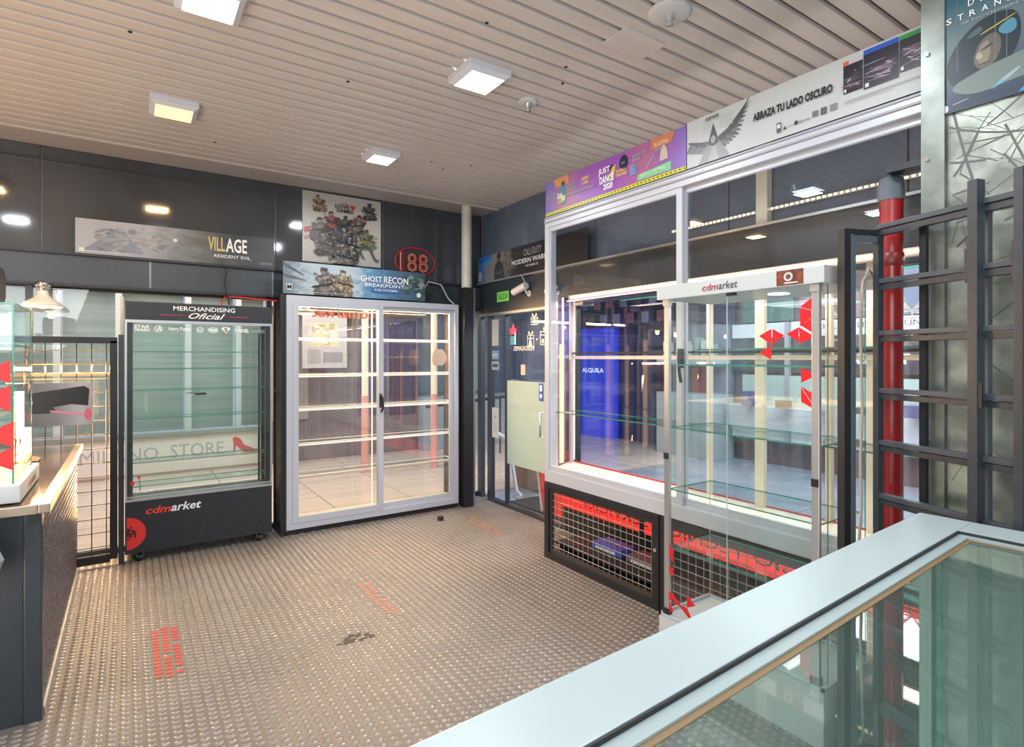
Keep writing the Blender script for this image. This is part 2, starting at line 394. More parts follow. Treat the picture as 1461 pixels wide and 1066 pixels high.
for x in (-.93, .13, 1.02):
    build('joint_strip', B().box(x-.006, x+.006, 5.192, 5.2, 2.03, 2.25), grey_cap, f2)
# storefront glazing under the fascia
wn = struct(build('window_1', B().box(-3.5, 3.15, 5.30, 5.308, .03, 2.02), clear), 'clear storefront glass of the back wall')
build('window_frame', B().box(-3.6, 3.15, 5.28, 5.33, 0, .04), dark_steel, wn)
for x in (-.6, 1.01, 2.76): build('mullion', B().box(x-.02, x+.02, 5.28, 5.33, .04, 2.02), dark_steel, wn)

# ------------------------------------------------------------------ right wall with the glass door
wr = struct(build('wall_right', B().box(3.19, 3.24, -2.1, 5.36, 2.0, 3.06), black_matt), 'dark upper wall over the door and display')
tint_blue = mat('blue_tinted_glass', (.09, .12, .175), .05, 0, .8, noise=((1, 2.5, 2.5), (.13, .165, .23)))
for a, c in zip([.2, 1.2, 2.2, 3.44], [1.2, 2.2, 3.44, 5.27]):
    build('tinted_panel', B().box(3.155, 3.185, a+.005, c-.005, 2.28, 3.03), tint_blue, wr)
f3 = struct(build('trim_3', B().bbox(3.1, 3.19, .2, 5.27, 1.95, 2.28, .005), dark_steel), 'dark fascia beam over the glass door')
build('ledge', B().box(3.07, 3.19, .2, 5.2, 2.272, 2.287), cool_alu, f3); build('ledge', B().box(3.07, 3.19, 3.5, 5.2, 1.93, 1.955), grey_cap, f3)
wn2 = struct(build('window_2', B().box(3.15, 3.158, .2, 3.64, .03, 1.95), clear), 'clear storefront glass behind the display')
dr = struct(build('door_1', B().box(3.14, 3.15, 3.68, 5.0, .02, 1.93), display_glass), 'clear glass door leaf and sidelight')
build('door_frame', B().box(3.12, 3.17, 5.0, 5.07, 0, 1.95).box(3.12, 3.17, 4.72, 4.735, 0.02, 1.93).box(3.12, 3.17, 3.64, 3.68, 0, 1.95).box(3.12, 3.17, 3.68, 5.0, 0, .03), dark_steel, dr)
build('door_frame', B().box(3.12, 3.17, 5.2, 5.27, 0, 1.95), dark_steel, dr)
build('door_handle', B().tube([(3.1, 4.08, 1.0), (3.07, 4.08, 1.0), (3.07, 4.08, .78), (3.1, 4.08, .78)], .009, 8), chrome, dr)
Pd = Plane((3.135, 4.72, .0), (0, -1, 0), (0, 0, 1), 1.2, 2)
t = thing('frosted_panel', 'pale green frosted sheet fixed to the lower glass door', 'panel', (3.13, 4.4, .44))
quadsheet(Plane((3.13, 4.71, .44), (0, -1, 0), (0, 0, 1), .63, .83), .004, frost, frost, 'sheet', t)
text('lettering', 'ROTECCION', Plane((3.13, 4.71, .44), (0, -1, 0), (0, 0, 1), .63, .83), .12, .55, .35, .05, mat('ghost_letter', (.42, .52, .5), .5), t, mirror=True)
Ps = Plane((3.124, 4.17, 1.1), (0, -1, 0), (0, 0, 1), .06, .16)
t = thing('blue_sticker', 'small blue and white sticker on the frosted sheet corner', 'sticker', (3.124, 4.15, 1.1))
quadsheet(Ps, .001, ink_blue, ink_blue, 'backing', t); ink('printed_mark', Ps, [(rect(.2, .55, .8, .9), (.7, .75, .8)), (rect(.38, .12, .62, .42), (.7, .75, .8)), (rect(.2, .22, .8, .34), (.7, .75, .8))], t)
def sheet(name, label, y0, y1, z0, z1, m=paper, marks=None, X=3.128, cat='paper'):
    t = thing(name, label, cat, (X, (y0+y1)/2, z0)); Pq = Plane((X, y1, z0), (0, -1, 0), (0, 0, 1), y1-y0, z1-z0)
    quadsheet(Pq, .001, m, m, 'page', t)
    if marks: ink('printed_mark', Pq, marks, t)
    return t, Pq
sheet('notice', 'white notice with tiny print, low on the left door pane', 4.87, 4.99, .67, .98, marks=[(ell(.5, .7, .12, .07), (.4, .4, .4))]+[(rect(.3, .2+k*.05, .7, .215+k*.05), (.45, .45, .45)) for k in range(6)])
sheet('notice', 'tall blank cream notice, high on the left door pane', 4.87, 4.99, 1.62, 1.89, mat('cream_paper', (.6, .58, .52), .7))
sheet('notice', 'small notice with red rim, middle of the left door pane', 4.86, 5.0, 1.37, 1.46, mat('grey_paper', (.38, .42, .46), .7), [(rect(.15, .35, .85, .65), (.05, .05, .08))])
sheet('notice', 'small blue notice above the red-rimmed one on the door', 4.86, 5.0, 1.48, 1.57, mat('blue_paper', (.25, .34, .5), .7), [(rect(.15, .35, .85, .65), (.5, .55, .6))])
def outline(x0, y0, x1, y1, w_, c): return [(rect(x0, y0, x1, y0+w_*1.5), c), (rect(x0, y1-w_*1.5, x1, y1), c), (rect(x0, y0, x0+w_, y1), c), (rect(x1-w_, y0, x1, y1), c), (rect((x0+x1)/2-w_/2, y0, (x0+x1)/2+w_/2, y1), c), (rect(x0, y0+(y1-y0)*.7, x1, y0+(y1-y0)*.76), c), ([((x0+x1)/2, y1), ((x0+x1)/2-.05, y1+.12), ((x0+x1)/2-.07, y1+.04)], c), ([((x0+x1)/2, y1), ((x0+x1)/2+.05, y1+.12), ((x0+x1)/2+.07, y1+.04)], c)]
# white gift decals and mirrored word on the door glass
t = thing('window_decal', 'white gift box and star decals high on the glass door', 'decal', (3.135, 4.2, 1.6)); Pg = Plane((3.134, 4.5, 1.56), (0, -1, 0), (0, 0, 1), .6, .36)
W_ = (.55, .6, .6)
ink('gift_mark', Pg, outline(.22, .1, .4, .42, .012, W_)+outline(.56, .15, .84, .5, .015, W_)+outline(.32, .68, .5, .88, .012, W_)+[(ell(.92, .4, .02, .03, 5), W_), (ell(.48, .3, .02, .03, 5), W_), ([(.25, .12), (.3, .4), (.36, .12)], W_), (rect(.6, .2, .66, .3), W_)], t)
t = thing('window_lettering', 'mirrored white word VIDEOGAMES on the glass door', 'lettering', (3.135, 4.3, 1.48)); text('word', 'VIDEOGAMES', Pd, .12, 1.565, .35, .045, ink_white, t, mirror=True)
sheet('door_plate', 'pinkish rounded plate stuck on the glass door below the word', 4.4, 4.47, 1.33, 1.43, mat('pink_plate', (.6, .42, .36), .5), X=3.13, cat='plate')
t = thing('window_decal', 'pink and blue paper figure hanging high inside the glass door', 'decal', (3.12, 4.6, 1.6)); Pk = Plane((3.12, 4.66, 1.6), (0, -1, 0), (0, 0, 1), .14, .24)
ink('pink_shape', Pk, [([(0, .75), (.35, .8), (.55, 1), (.7, .8), (1, .72), (.75, .55), (.2, .5)], (.8, .03, .15)), (rect(.15, .1, .85, .45), (.03, .25, .42)), (rect(.7, .1, .85, .6), (.6, .7, .7))], t)
# exit sign
t = thing('exit_sign', 'small green SALIDA exit sign on the dark fascia', 'sign', (3.09, 4.72, 2.05)); Pe = Plane((3.092, 4.84, 2.06), (0, -1, 0), (0, 0, 1), .22, .1)
quadsheet(Pe, .008, mat('exit_green', (.22, .62, .12), .4, emit=(.2, .7, .1), estr=.05), ink_black, 'plate', t); text('lettering', 'SALIDA', Pe, .02, .02, .18, .06, mat('exit_letter', (.02, .12, .02), .4), t)
# security cameras
def cctv(loc, label, s=1):
    x, y, z = loc; t = thing('security_camera', label, 'camera', loc)
    build('housing', B().tube([(x-.07*s, y+.10*s, z-.03*s), (x-.05*s, y-.08*s, z+.02*s)], .034*s, 16), white_paint, t)
    build('lens', B().tube([(x-.071*s, y+.105*s, z-.031*s), (x-.072*s, y+.112*s, z-.033*s)], .026*s, 16), black, t)
    build('bracket', B().tube([(x-.05*s, y-.05*s, z+.01*s), (x-.03*s, y-.06*s, z-.05*s), (x, y-.06*s, z-.05*s)], .01*s, 8).tube([(x-.006, y-.06*s, z-.05*s), (x, y-.06*s, z-.05*s)], .03*s, 12), white_paint, t)
    build('cable', B().tube([(x-.05*s, y-.08*s, z+.02*s), (x-.03, y, z+.1*s), (x-.01, y+.08*s, z+.16*s)], .005, 6), white_paint, t)
cctv((3.1, 4.35, 2.15), 'white bullet security camera on the fascia beside the exit sign')
cctv((3.1, 3.9, 2.10), 'smaller white security camera on the fascia close to the display frame', .7)

# ------------------------------------------------------------------ corner post
t = thing('corner_post', 'tall corner post, cream above and black below, left of the glass door', 'post', (2.81, 4.97, 0))
build('upper_pipe', B().tube([(2.81, 4.97, 2.2), (2.81, 4.97, CEIL)], .05, 20), cream, t)
build('lower_post', B().bbox(2.755, 2.865, 4.92, 5.03, 0, 2.2, .006), black, t)
build('flange', B().box(2.865, 2.895, 4.94, 5.0, 0, 2.2), grey_cap, t)
build('conduit', B().tube([(2.93, 5.1, 1.95), (2.93, 5.1, CEIL)], .018, 8), mat('conduit_white', (.35, .36, .38), .5), t)

# ------------------------------------------------------------------ posters
def figure(cx, cy, s, pal, seed, n=26):
    """an anonymous crouching figure made of flat patches"""
    r = random.Random(seed); out = []; t_ = r.uniform(-.3, .3); m_ = 1 if r.random() > .5 else -1
    def jit(poly): return [(x+r.uniform(-.05, .05)*s, y+r.uniform(-.05, .05)*s) for x, y in poly]
    def shade(c, f): return tuple(v*f for v in c)
    out.append((jit(ell(cx-.15*s*m_, cy-.75*s, .45*s, .3*s, 10)), pal[0])); out.append((jit(ell(cx+.4*s*m_, cy-.65*s, .3*s, .38*s, 10, .4)), pal[1]))
    out.append((jit(ell(cx, cy-.1*s, .42*s, .52*s, 12, t_)), pal[2 % len(pal)])); out.append((jit(ell(cx+.34*s, cy+.08*s, .2*s, .3*s, 9, -.6)), pal[0])); out.append((jit(ell(cx-.34*s, cy+.05*s, .2*s, .3*s, 9, .6)), pal[1]))
    for k in range(n*2):
        a = r.gauss(0, .38); c = r.gauss(-.25, .42)
        if abs(a) > .75 or not -1 < c < .5: continue
        out.append((jit(ell(cx+a*s, cy+c*s, r.uniform(.03, .13)*s, r.uniform(.02, .08)*s, 6, r.uniform(0, 3))), shade(r.choice(pal), r.uniform(.5, 1.6))))
    out.append((jit(ell(cx+t_*s*.5, cy+.52*s, .17*s, .21*s, 12)), pal[1])); out.append((jit(ell(cx+t_*s*.5+.03*s*m_, cy+.47*s, .10*s, .11*s, 8)), shade(pal[-1], 1.2))); out.append((jit(ell(cx+t_*s*.5, cy+.64*s, .19*s, .11*s, 9)), pal[0]))
    out.append(([(cx-.3*s*m_, cy-.02*s), (cx+.75*s*m_, cy-.28*s), (cx+.73*s*m_, cy-.36*s), (cx-.28*s*m_, cy-.18*s)], shade(pal[0], .6)))
    return out
def scale(sh, P):  # keep shapes round on wide sheets: x given in heights
    return [([(x*P.H/P.W, y) for x, y in poly], c) for poly, c in sh]
DK = [(.03, .03, .035), (.06, .06, .065), (.12, .11, .11), (.2, .19, .18), (.05, .055, .06)]
# (1) long grey banner, village
Pv = Plane((-.33, 5.18, 2.265), (1, 0, 0), (0, 0, 1), 1.36, .255)
t = thing('banner', 'long grey banner reading VILLAGE leaning on the fascia ledge', 'banner', (.35, 5.18, 2.262))
quadsheet(Pv, .006, backdrop('village_print', [(0, (.34, .36, .4)), (.28, (.3, .33, .38)), (.45, (.16, .19, .22)), (.6, (.1, .105, .1)), (.8, (.035, .038, .04)), (1, (.05, .055, .06))], 4), black, 'board', t)
rv = random.Random(8); VIL = [([(.03, .1), (.07, .28), (.11, .45), (.16, .72), (.19, .82), (.22, .7), (.25, .5), (.29, .25), (.31, .1)], (.17, .21, .29))]
for _ in range(60):
    u_ = rv.uniform(.08, .40); v_ = rv.uniform(.12, .8)*(1-abs(u_-.2)*1.2); g_ = rv.uniform(.1, .3)
    VIL.append((smooth(ell(u_, v_, rv.uniform(.008, .028), rv.uniform(.04, .12), 5, rv.uniform(-.5, .5)), 1), (g_, g_*1.06, g_*1.2)))
ink('printed_artwork', Pv, [*VIL, (rect(.015, .05, .04, .16), (.6, .6, .6)), (rect(.05, .07, .24, .085), (.55, .57, .6)), (ell(.46, .62, .012, .05), (.6, .6, .55))], t)
text('lettering', 'VILL', Pv, .855, .105, .125, .115, ink_gold, t, fat=.02); text('lettering', 'AGE', Pv, .985, .105, .16, .115, ink_white, t, fat=.02)
text('lettering', 'RESIDENT EVIL.', Pv, .9, .055, .28, .026, ink_white, t); text('lettering', 'CAPCOM', Pv, 1.24, .025, .1, .02, ink_grey, t)
# (2) tall poster
Pl = Plane((1.285, 5.262, 2.37), (1, 0, 0), (0, 0, 1), .735, .64)
t = thing('poster', 'tall cream poster of crowded dark figures reading WE LOVE GAMES', 'poster', (1.65, 5.262, 2.37))
quadsheet(Pl, .003, backdrop('cream_print', [(0, (.5, .48, .43)), (.5, (.56, .54, .48)), (1, (.44, .43, .4))], 2, horizontal=False, amt=.2), paper, 'board', t)
sh = [([(.02, .48), (.55, .66), (.9, .8), (.9, .74), (.5, .58), (.02, .4)], (.5, .1, .09)), ([(.02, .36), (.5, .5), (.5, .46), (.02, .3)], (.45, .25, .2))]
GR = [(.05, .05, .045), (.1, .09, .08), (.17, .14, .12), (.26, .22, .18), (.3, .3, .29)]; GN = [(.06, .08, .05), (.16, .2, .12), (.3, .26, .08), (.08, .09, .08)]
RB = [(.05, .04, .04), (.1, .07, .07), (.35, .08, .07), (.3, .28, .26)]
sh += figure(.2, .86, .14, [(.1, .07, .04), (.2, .13, .06), (.28, .2, .1)], 3, 14)+figure(.84, .84, .15, DK, 5)+figure(.22, .5, .2, GR, 7)+figure(.36, .62, .18, RB, 8)+figure(.53, .60, .15, DK, 9)+figure(.7, .62, .17, GR, 10)+figure(.5, .36, .3, DK+GR, 11, 60)+figure(.8, .42, .17, GN, 12)+figure(.25, .3, .2, GR, 13, 40)
sh += [([(.78, .3), (.72, .2), (.78, .1), (.76, .1), (.69, .2), (.74, .32)], (.08, .1, .07)), ([(.84, .3), (.92, .12), (.97, .1), (.95, .07), (.9, .1), (.8, .3)], (.08, .1, .07))]
sh += figure(.5, .15, .25, GR+[(.32, .3, .29)], 21, 50)
ink('printed_artwork', Pl, sh, t)
text('lettering', 'WE', Pl, .36, .555, .04, .02, ink_red, t, zoff=.014); text('lettering', 'LOVE', Pl, .29, .52, .13, .035, ink_black, t, zoff=.014, fat=.02); text('lettering', 'GAMES', Pl, .30, .48, .16, .035, ink_black, t, zoff=.014, fat=.02)
Ph = Plane((1.285+.43, 5.262, 2.37+.515), (1, 0, 0), (0, 0, 1), .05, .045)
ink('heart_mark', Ph, [([(.5, 0), (0, .55), (.05, .85), (.25, 1), (.5, .8), (.75, 1), (.95, .85), (1, .55)], (.6, .02, .03))], t, zoff=.014)
# (3) soldier banner over the sliding cabinet
Pr = Plane((1.06, 4.985, 2.04), (1, 0, 0), (0, 0, 1), 1.30, .27)
t = thing('banner', 'blue banner with crouching soldier reading GHOST RECON BREAKPOINT on the sliding cabinet', 'banner', (1.7, 4.985, 2.03))
quadsheet(Pr, .006, backdrop('recon_print', [(0, (.13, .19, .24)), (.18, (.38, .46, .5)), (.45, (.42, .5, .52)), (.58, (.12, .26, .42)), (.72, (.07, .16, .28)), (1, (.05, .08, .1))], 5, .8), black, 'board', t)
sh = scale(figure(1.35, .45, .62, [(.06, .06, .06), (.12, .11, .1), (.2, .18, .16), (.3, .24, .17), (.16, .15, .17)], 31, 70), Pr)
sh += scale(figure(1.85, .5, .5, [(.1, .08, .06), (.2, .15, .1), (.34, .27, .17), (.42, .36, .26)], 35, 60), Pr)
sh += [([(0, .9), (.12, .6), (.14, .58), (0, .98)], (.08, .1, .12)), ([(0, .62), (.14, .45), (.15, .42), (0, .55)], (.1, .12, .14)), (rect(.02, .1, .055, .3), (.65, .68, .7)), (rect(.14, .06, .42, .075), (.5, .5, .5)), (rect(.58, .22, .8, .34), (.05, .15, .35))]
rr = random.Random(5)
sh += [(ell(.83+rr.random()*.15, .3+rr.random()*.6, .02, .06, 7), rr.choice([(.05, .1, .09), (.12, .17, .16), (.04, .06, .07), (.2, .25, .25)])) for _ in range(50)]
sh += [(ell(.945, .2, .018, .085), (.6, .65, .68))]
ink('printed_artwork', Pr, sh, t)
text('lettering', 'GHOST', Pr, .66, .15, .20, .05, ink_white, t, zoff=.014, fat=.012); text('lettering', 'RECON', Pr, .88, .145, .24, .062, ink_white, t, zoff=.014, fat=.012)
text('lettering', 'BREAKPOINT', Pr, .70, .105, .38, .032, ink_white, t, zoff=.014); text('lettering', '4 DE OCTUBRE', Pr, .79, .068, .22, .02, ink_white, t, zoff=.014); text('lettering', 'M', Pr, .031, .035, .035, .04, ink_black, t, zoff=.014, fat=.03)
# (4) soldier banner over the door
Pc = Plane((3.08, 5.2, 2.29), (0, -1, 0), (0, 0, 1), 1.75, .27)
t = thing('banner', 'dark banner with a standing soldier reading CALL OF DUTY over the glass door', 'banner', (3.08, 4.3, 2.287))
quadsheet(Pc, .006, backdrop('duty_print', [(0, (.03, .2, .5)), (.1, (.2, .2, .19)), (.26, (.2, .19, .18)), (.4, (.03, .03, .03)), (1, (.012, .012, .014))], 4), black, 'board', t)
sh = [([(0, .7), (.1, .74), (.17, 1), (0, 1)], (.02, .15, .5)), ([(0, .68), (.12, .6), (.16, .9), (.1, .8)], (.05, .25, .6)), (rect(.012, .06, .045, .4), (.6, .62, .62))]
sh += scale([([(1.2, 0), (1.25, .5), (1.42, .68), (1.65, .66), (1.82, .5), (1.95, 0)], (.04, .045, .05)), (ell(1.53, .8, .13, .17), (.22, .16, .12)), (ell(1.53, .87, .14, .13), (.04, .035, .03)), (ell(1.53, .69, .09, .07), (.1, .07, .05)), (rect(1.3, .2, 1.85, .3), (.09, .09, .09))], Pc)
ink('printed_artwork', Pc, sh, t)
text('lettering', 'CALL DUTY', Pc, .85, .165, .28, .065, ink_grey, t, fat=.01, zoff=.004); text('lettering', 'OF', Pc, .972, .185, .028, .022, ink_grey, t, zoff=.004); text('lettering', 'MODERN WARFARE', Pc, .65, .10, .69, .045, ink_white, t, fat=.01, zoff=.004); text('lettering', 'OCTUBRE 25', Pc, .88, .06, .2, .018, ink_white, t, zoff=.004)
# (5) round 188 sign
t = thing('round_sign', 'red oval sign with mirrored cream 188 on the tinted back glass', 'sign', (2.385, 5.265, 2.3)); Po = Plane((2.16, 5.262, 2.30), (1, 0, 0), (0, 0, 1), .45, .32)
b = B().tube([(2.385+.215*math.cos(a), 5.262, 2.46+.145*math.sin(a)) for a in [i*2*PI/32 for i in range(33)]], .008, 6)
build('oval_rim', b, mat('neon_red', (.5, .015, .02), .4), t)
text('lettering', '881', Po, .05, .055, .32, .20, mat('maroon', (.2, .006, .01), .4), t, mirror=True, fat=.07); text('lettering', '881', Po, .06, .065, .30, .18, mat('sign_cream', (.8, .6, .35), .4), t, mirror=True, zoff=.004, fat=-.012)
text('lettering', '881', Po, .066, .07, .288, .17, mat('maroon_inner', (.2, .006, .01), .4), t, mirror=True, zoff=.006, fat=-.028)

# ------------------------------------------------------------------ beam-top cables
tag(build('cable', B().tube([(.63, 5.16, 2.26), (.66, 5.15, 2.2), (.64, 5.15, 2.12), (.66, 5.14, 2.02), (.67, 5.1, 1.93)], .006, 6), black_cable), 'thin black cable hanging over the fascia to the black display fridge', 'cable')
tag(build('cable', B().tube([(2.3, 5.0, 2.07), (2.45, 5.1, 2.25), (2.62, 5.16, 2.24), (2.7, 5.15, 2.1), (2.74, 5.1, 2.04)], .008, 6), mat('pale_cable', (.5, .5, .48), .6)), 'pale loose cable drooping beside the soldier banner and corner post', 'cable')
tag(build('red_cable', B().tube([(.62, 5.15, 1.93), (.64, 5.15, 1.99), (.7, 5.15, 2.0), (1.05, 5.15, 1.985)], .007, 6), red_paint), 'thin red tube curving above the black display fridge', 'tube')

# ------------------------------------------------------------------ black display fridge
FX0, FX1, FY0, FY1 = -.03, .965, 4.94, 5.26
t = thing('display_fridge', 'black glass display fridge with MERCHANDISING Oficial header on casters', 'display fridge', ((FX0+FX1)/2, 5.1, 0))
build('base', B().bbox(FX0, FX1, FY0, FY1, .07, .45, .006), fridge_black, t)
build('header', B().bbox(FX0, FX1, FY0, FY1, 1.77, 1.91, .006), fridge_black, t)
for x in (FX0+.09, FX1-.09):
    for y in (FY0+.05, FY1-.05):
        c = build('caster', B().tube([(x-.015, y, .03), (x+.015, y, .03)], .03, 16), black, t); build('fork', B().box(x-.02, x-.016, y-.02, y+.02, .03, .075).box(x+.016, x+.02, y-.02, y+.02, .03, .075), grey_cap, c)
build('door_frame', B().box(FX0, FX0+.012, FY0, FY0+.02, .45, 1.77).box(FX1-.012, FX1, FY0, FY0+.02, .45, 1.77).box(FX0, FX1, FY0-.004, FY0+.02, .45, .468).box(FX0, FX1, FY0-.004, FY0+.02, 1.755, 1.775).box(FX0, FX1, FY0-.006, FY0+.012, .478, .486), cool_alu, t)
for x in (FX0+.012, FX1-.047): build('corner_post', B().box(x, x+.035, FY0+.02, FY0+.05, .45, 1.77), black, t)
for x in (FX0, FX1-.03): build('corner_post', B().box(x, x+.03, FY1-.03, FY1, .45, 1.77), black, t)
build('door_glass', B().box(FX0+.014, FX1-.014, FY0+.006, FY0+.010, .47, 1.755), green_glass, t)
build('back_glass', B().box(FX0+.03, FX1-.03, FY1-.012, FY1-.008, .47, 1.755), green_glass, t)
for z in (.54, .715, 1.04, 1.25, 1.41, 1.54):
    build('glass_shelf', B().box(FX0+.035, FX1-.035, FY0+.06, FY1-.05, z, z+.006, 0, 1), [shelf_glass, glass_edge], t)
build('shelf_rail', B().box(FX1-.10, FX1-.085, FY0+.03, FY0+.045, .5, 1.7), black, t)
build('latch', B().bbox(.42, .50, FY0+.09, FY0+.12, 1.205, 1.225, .003).box(.36, .42, FY0+.1, FY0+.106, 1.22, 1.226), black, t)
Pf = Plane((FX0, FY0, 0), (1, 0, 0), (0, 0, 1), FX1-FX0, 2)
text('lettering', 'MERCHANDISING', Pf, .30, 1.853, .42, .034, ink_white, t, fat=.008); text('lettering', 'Oficial', Pf, .40, 1.795, .25, .045, ink_white, t, shear=.45, fat=.01)
Pf2 = Plane((FX0, FY0, 1.77), (1, 0, 0), (0, 0, 1), FX1-FX0, .14)
ink('red_stripe', Pf2, [(rect(.22, .33, .36, .36), (.5, .03, .06)), (rect(.68, .33, .82, .36), (.5, .03, .06)), (ell(.385, .35, .006, .035), (.2, .03, .05)), (ell(.655, .35, .006, .035), (.2, .03, .05))], t)
Pm = Plane((FX0, FY0-.002, 1.685), (1, 0, 0), (0, 0, 1), FX1-FX0, .06)
zf = .008
text('lettering', 'STAR', Pm, .055, .03, .095, .022, ink_white, t, fat=.02); text('lettering', 'WARS', Pm, .055, .006, .095, .022, ink_white, t, fat=.02)
text('lettering', 'Harry Potter', Pm, .27, .008, .145, .036, ink_white, t, fat=.008); text('lettering', 'DC', Pm, .462, .015, .028, .02, ink_white, t, fat=.03); text('lettering', 'MARVEL', Pm, .72, .012, .1, .03, ink_white, t, fat=.02); text('lettering', 'WONDER', Pm, .84, .012, .1, .026, ink_grey, t, fat=.005)
def ring(cx, cy, rx, ry, w_, P_, name, m, par, n=24):
    b = B()
    for k in range(n):
        a, c = 2*PI*k/n, 2*PI*(k+1)/n
        pts = [(cx+rx*math.cos(a), cy+ry*math.sin(a)), (cx+rx*math.cos(c), cy+ry*math.sin(c)), (cx+(rx-w_)*math.cos(c), cy+(ry-w_)*math.sin(c)), (cx+(rx-w_)*math.cos(a), cy+(ry-w_)*math.sin(a))]
        b.add([P_.o+P_.u*p[0]+P_.v*p[1]+P_.n*.0016 for p in pts], [(0, 1, 2, 3)])
    return build(name, b, m, par)
ring(.205, .027, .026, .024, .004, Pm, 'round_emblem', ink_white, t); text('lettering', 'A', Pm, .188, .008, .036, .038, ink_white, t, shear=.2, fat=.01)
ring(.476, .027, .024, .022, .004, Pm, 'round_emblem', ink_white, t); ring(.565, .027, .036, .02, .004, Pm, 'oval_emblem', ink_white, t)
b = B(); bat = [(-.028, .004), (-.018, .012), (-.016, .004), (-.005, .004), (-.004, .010), (0, .007), (.004, .010), (.005, .004), (.016, .004), (.018, .012), (.028, .004), (.02, -.008), (.01, -.006), (0, -.012), (-.01, -.006), (-.02, -.008)]
b.prism([(p[0]+.565, p[1]+.027) for p in bat], Pm.o+Pm.n*.001, Pm.u, Pm.v, Pm.n, .0006); build('bat_emblem', b, ink_white, t)
b = B().prism([(.622, .04), (.635, .052), (.675, .052), (.688, .04), (.655, .004)], Pm.o+Pm.n*.001, Pm.u, Pm.v, Pm.n, .0004); build('shield_emblem', b, ink_white, t); text('lettering', 'S', Pm, .642, .016, .026, .03, ink_black, t, zoff=.003, fat=.02)
text('lettering', 'Gadgets', Pf, .06, .505, .12, .026, ink_white, t, fat=.015)
def star(cx, cy, r): return [(cx+(r if k % 2 == 0 else r*.42)*math.sin(k*PI/5), cy+(r if k % 2 == 0 else r*.42)*math.cos(k*PI/5)) for k in range(10)]
for (cx, cy, r) in [(.045, .585, .024), (.085, .625, .017)]: build('red_star', B().prism(star(cx, cy, r), Pf.o+Pf.n*.001, Pf.u, Pf.v, Pf.n, .0005), ink_red, t)
text('lettering', 'cdm', Pf, .125, .345, .16, .055, mat('logo_red', (.7, .05, .04), .4), t, shear=.25, fat=.02); text('lettering', 'arket', Pf, .285, .345, .2, .062, ink_white, t, shear=.25, fat=.015)
cx, cz, R = .01, .22, .118
half = [(cx+R*math.sin(a), cz+R*math.cos(a)) for a in [i*PI/20 for i in range(21)]]
half = [(max(0.0, p[0]), p[1]) for p in half]
build('red_disc', B().prism(half, Pf.o+Pf.n*.0005, Pf.u, Pf.v, Pf.n, .0006), mat('disc_red', (.62, .03, .03), .4), t)
b = B(); pix = ["..#..#..", "...##...", ".######.", "##.##.##", "########", "#.####.#", "#.#..#.#", "...##..."]
for j, row in enumerate(pix):
    for i, ch in enumerate(row):
        if ch == '#' and i >= 3:
            px, pz = .003+(i-3)*.013, cz+.04-j*.012
            b.prism(rect(px, pz, px+.0128, pz+.0118), Pf.o+Pf.n*.0013, Pf.u, Pf.v, Pf.n, .0003)
build('invader_emblem', b, mat('emblem_dark', (.06, .01, .01), .5), t)

# ------------------------------------------------------------------ white sliding-door cabinet
CX0, CX1, CY0, CY1, CT = 1.085, 2.72, 4.97, 5.25, 2.025
t = thing('sliding_display_cabinet', 'white-framed display cabinet with two sliding glass doors and lit shelves', 'cabinet', ((CX0+CX1)/2, 5.1, 0))
fr = .05
b = B().bbox(CX0, CX1, CY0, CY0+.06, CT-.055, CT, .003).bbox(CX0, CX1, CY0, CY0+.06, .045, .10, .003).bbox(CX0, CX0+.05, CY0, CY0+.06, .10, CT-.055, .003).bbox(CX1-.04, CX1, CY0, CY0+.06, .10, CT-.055, .003)
build('outer_frame', b, white_alu, t)
xm = 1.905
def sliding_door(x0, x1, y0, par, hname='sliding_door'):
    s = .048; z0, z1 = .095, CT-.055
    d = build(hname, B().bbox(x0, x0+s, y0, y0+.022, z0, z1, .002).bbox(x1-s, x1, y0, y0+.022, z0, z1, .002).bbox(x0+s, x1-s, y0, y0+.022, z0, z0+.055, .002).bbox(x0+s, x1-s, y0, y0+.022, z1-.04, z1, .002), white_alu, par)
    build('pane', B().box(x0+s, x1-s, y0+.009, y0+.013, z0+.055, z1-.04), display_glass, d); return d
d1 = sliding_door(CX0+.05, xm+.03, CY0-.004, t); d2 = sliding_door(xm-.02, CX1-.04, CY0+.026, t)
hd = B().bbox(xm-.012, xm+.012, CY0-.02, CY0-.005, 1.04, 1.17, .004).tube([(xm, CY0-.018, 1.16), (xm+.005, CY0-.055, 1.13), (xm+.005, CY0-.055, 1.04), (xm, CY0-.02, 1.0)], .009, 8)
build('handle', hd, black, d1)
diamond = mat('diamond_plate', (.17, .16, .17), .3, .7)
side = build('side_panel', B().box(CX0-.012, CX0, CY0, CY1, .03, CT), dark_steel, t)
for x in (CX1, ): build('side_panel', B().box(x-.004, x+.012, CY0+.01, CY1, .03, CT), mat('inner_side_brown', (.14, .08, .05), .5, noise=(40, (.05, .03, .02))), t)
build('plinth', B().bbox(CX0, CX1, CY0+.02, CY1, 0, .045, .003), black, t)
build('bottom_deck', B().box(CX0, CX1, CY0+.06, CY1, .08, .10), mat('warm_deck', (.62, .5, .36), .4, noise=((2, 12, 2), (.5, .4, .28))), t)
build('top_board', B().box(CX0, CX1, CY0+.06, CY1, CT-.03, CT), dark_steel, t)
ledb = emis('shelf_led', (1, .80, .6), 1.3)
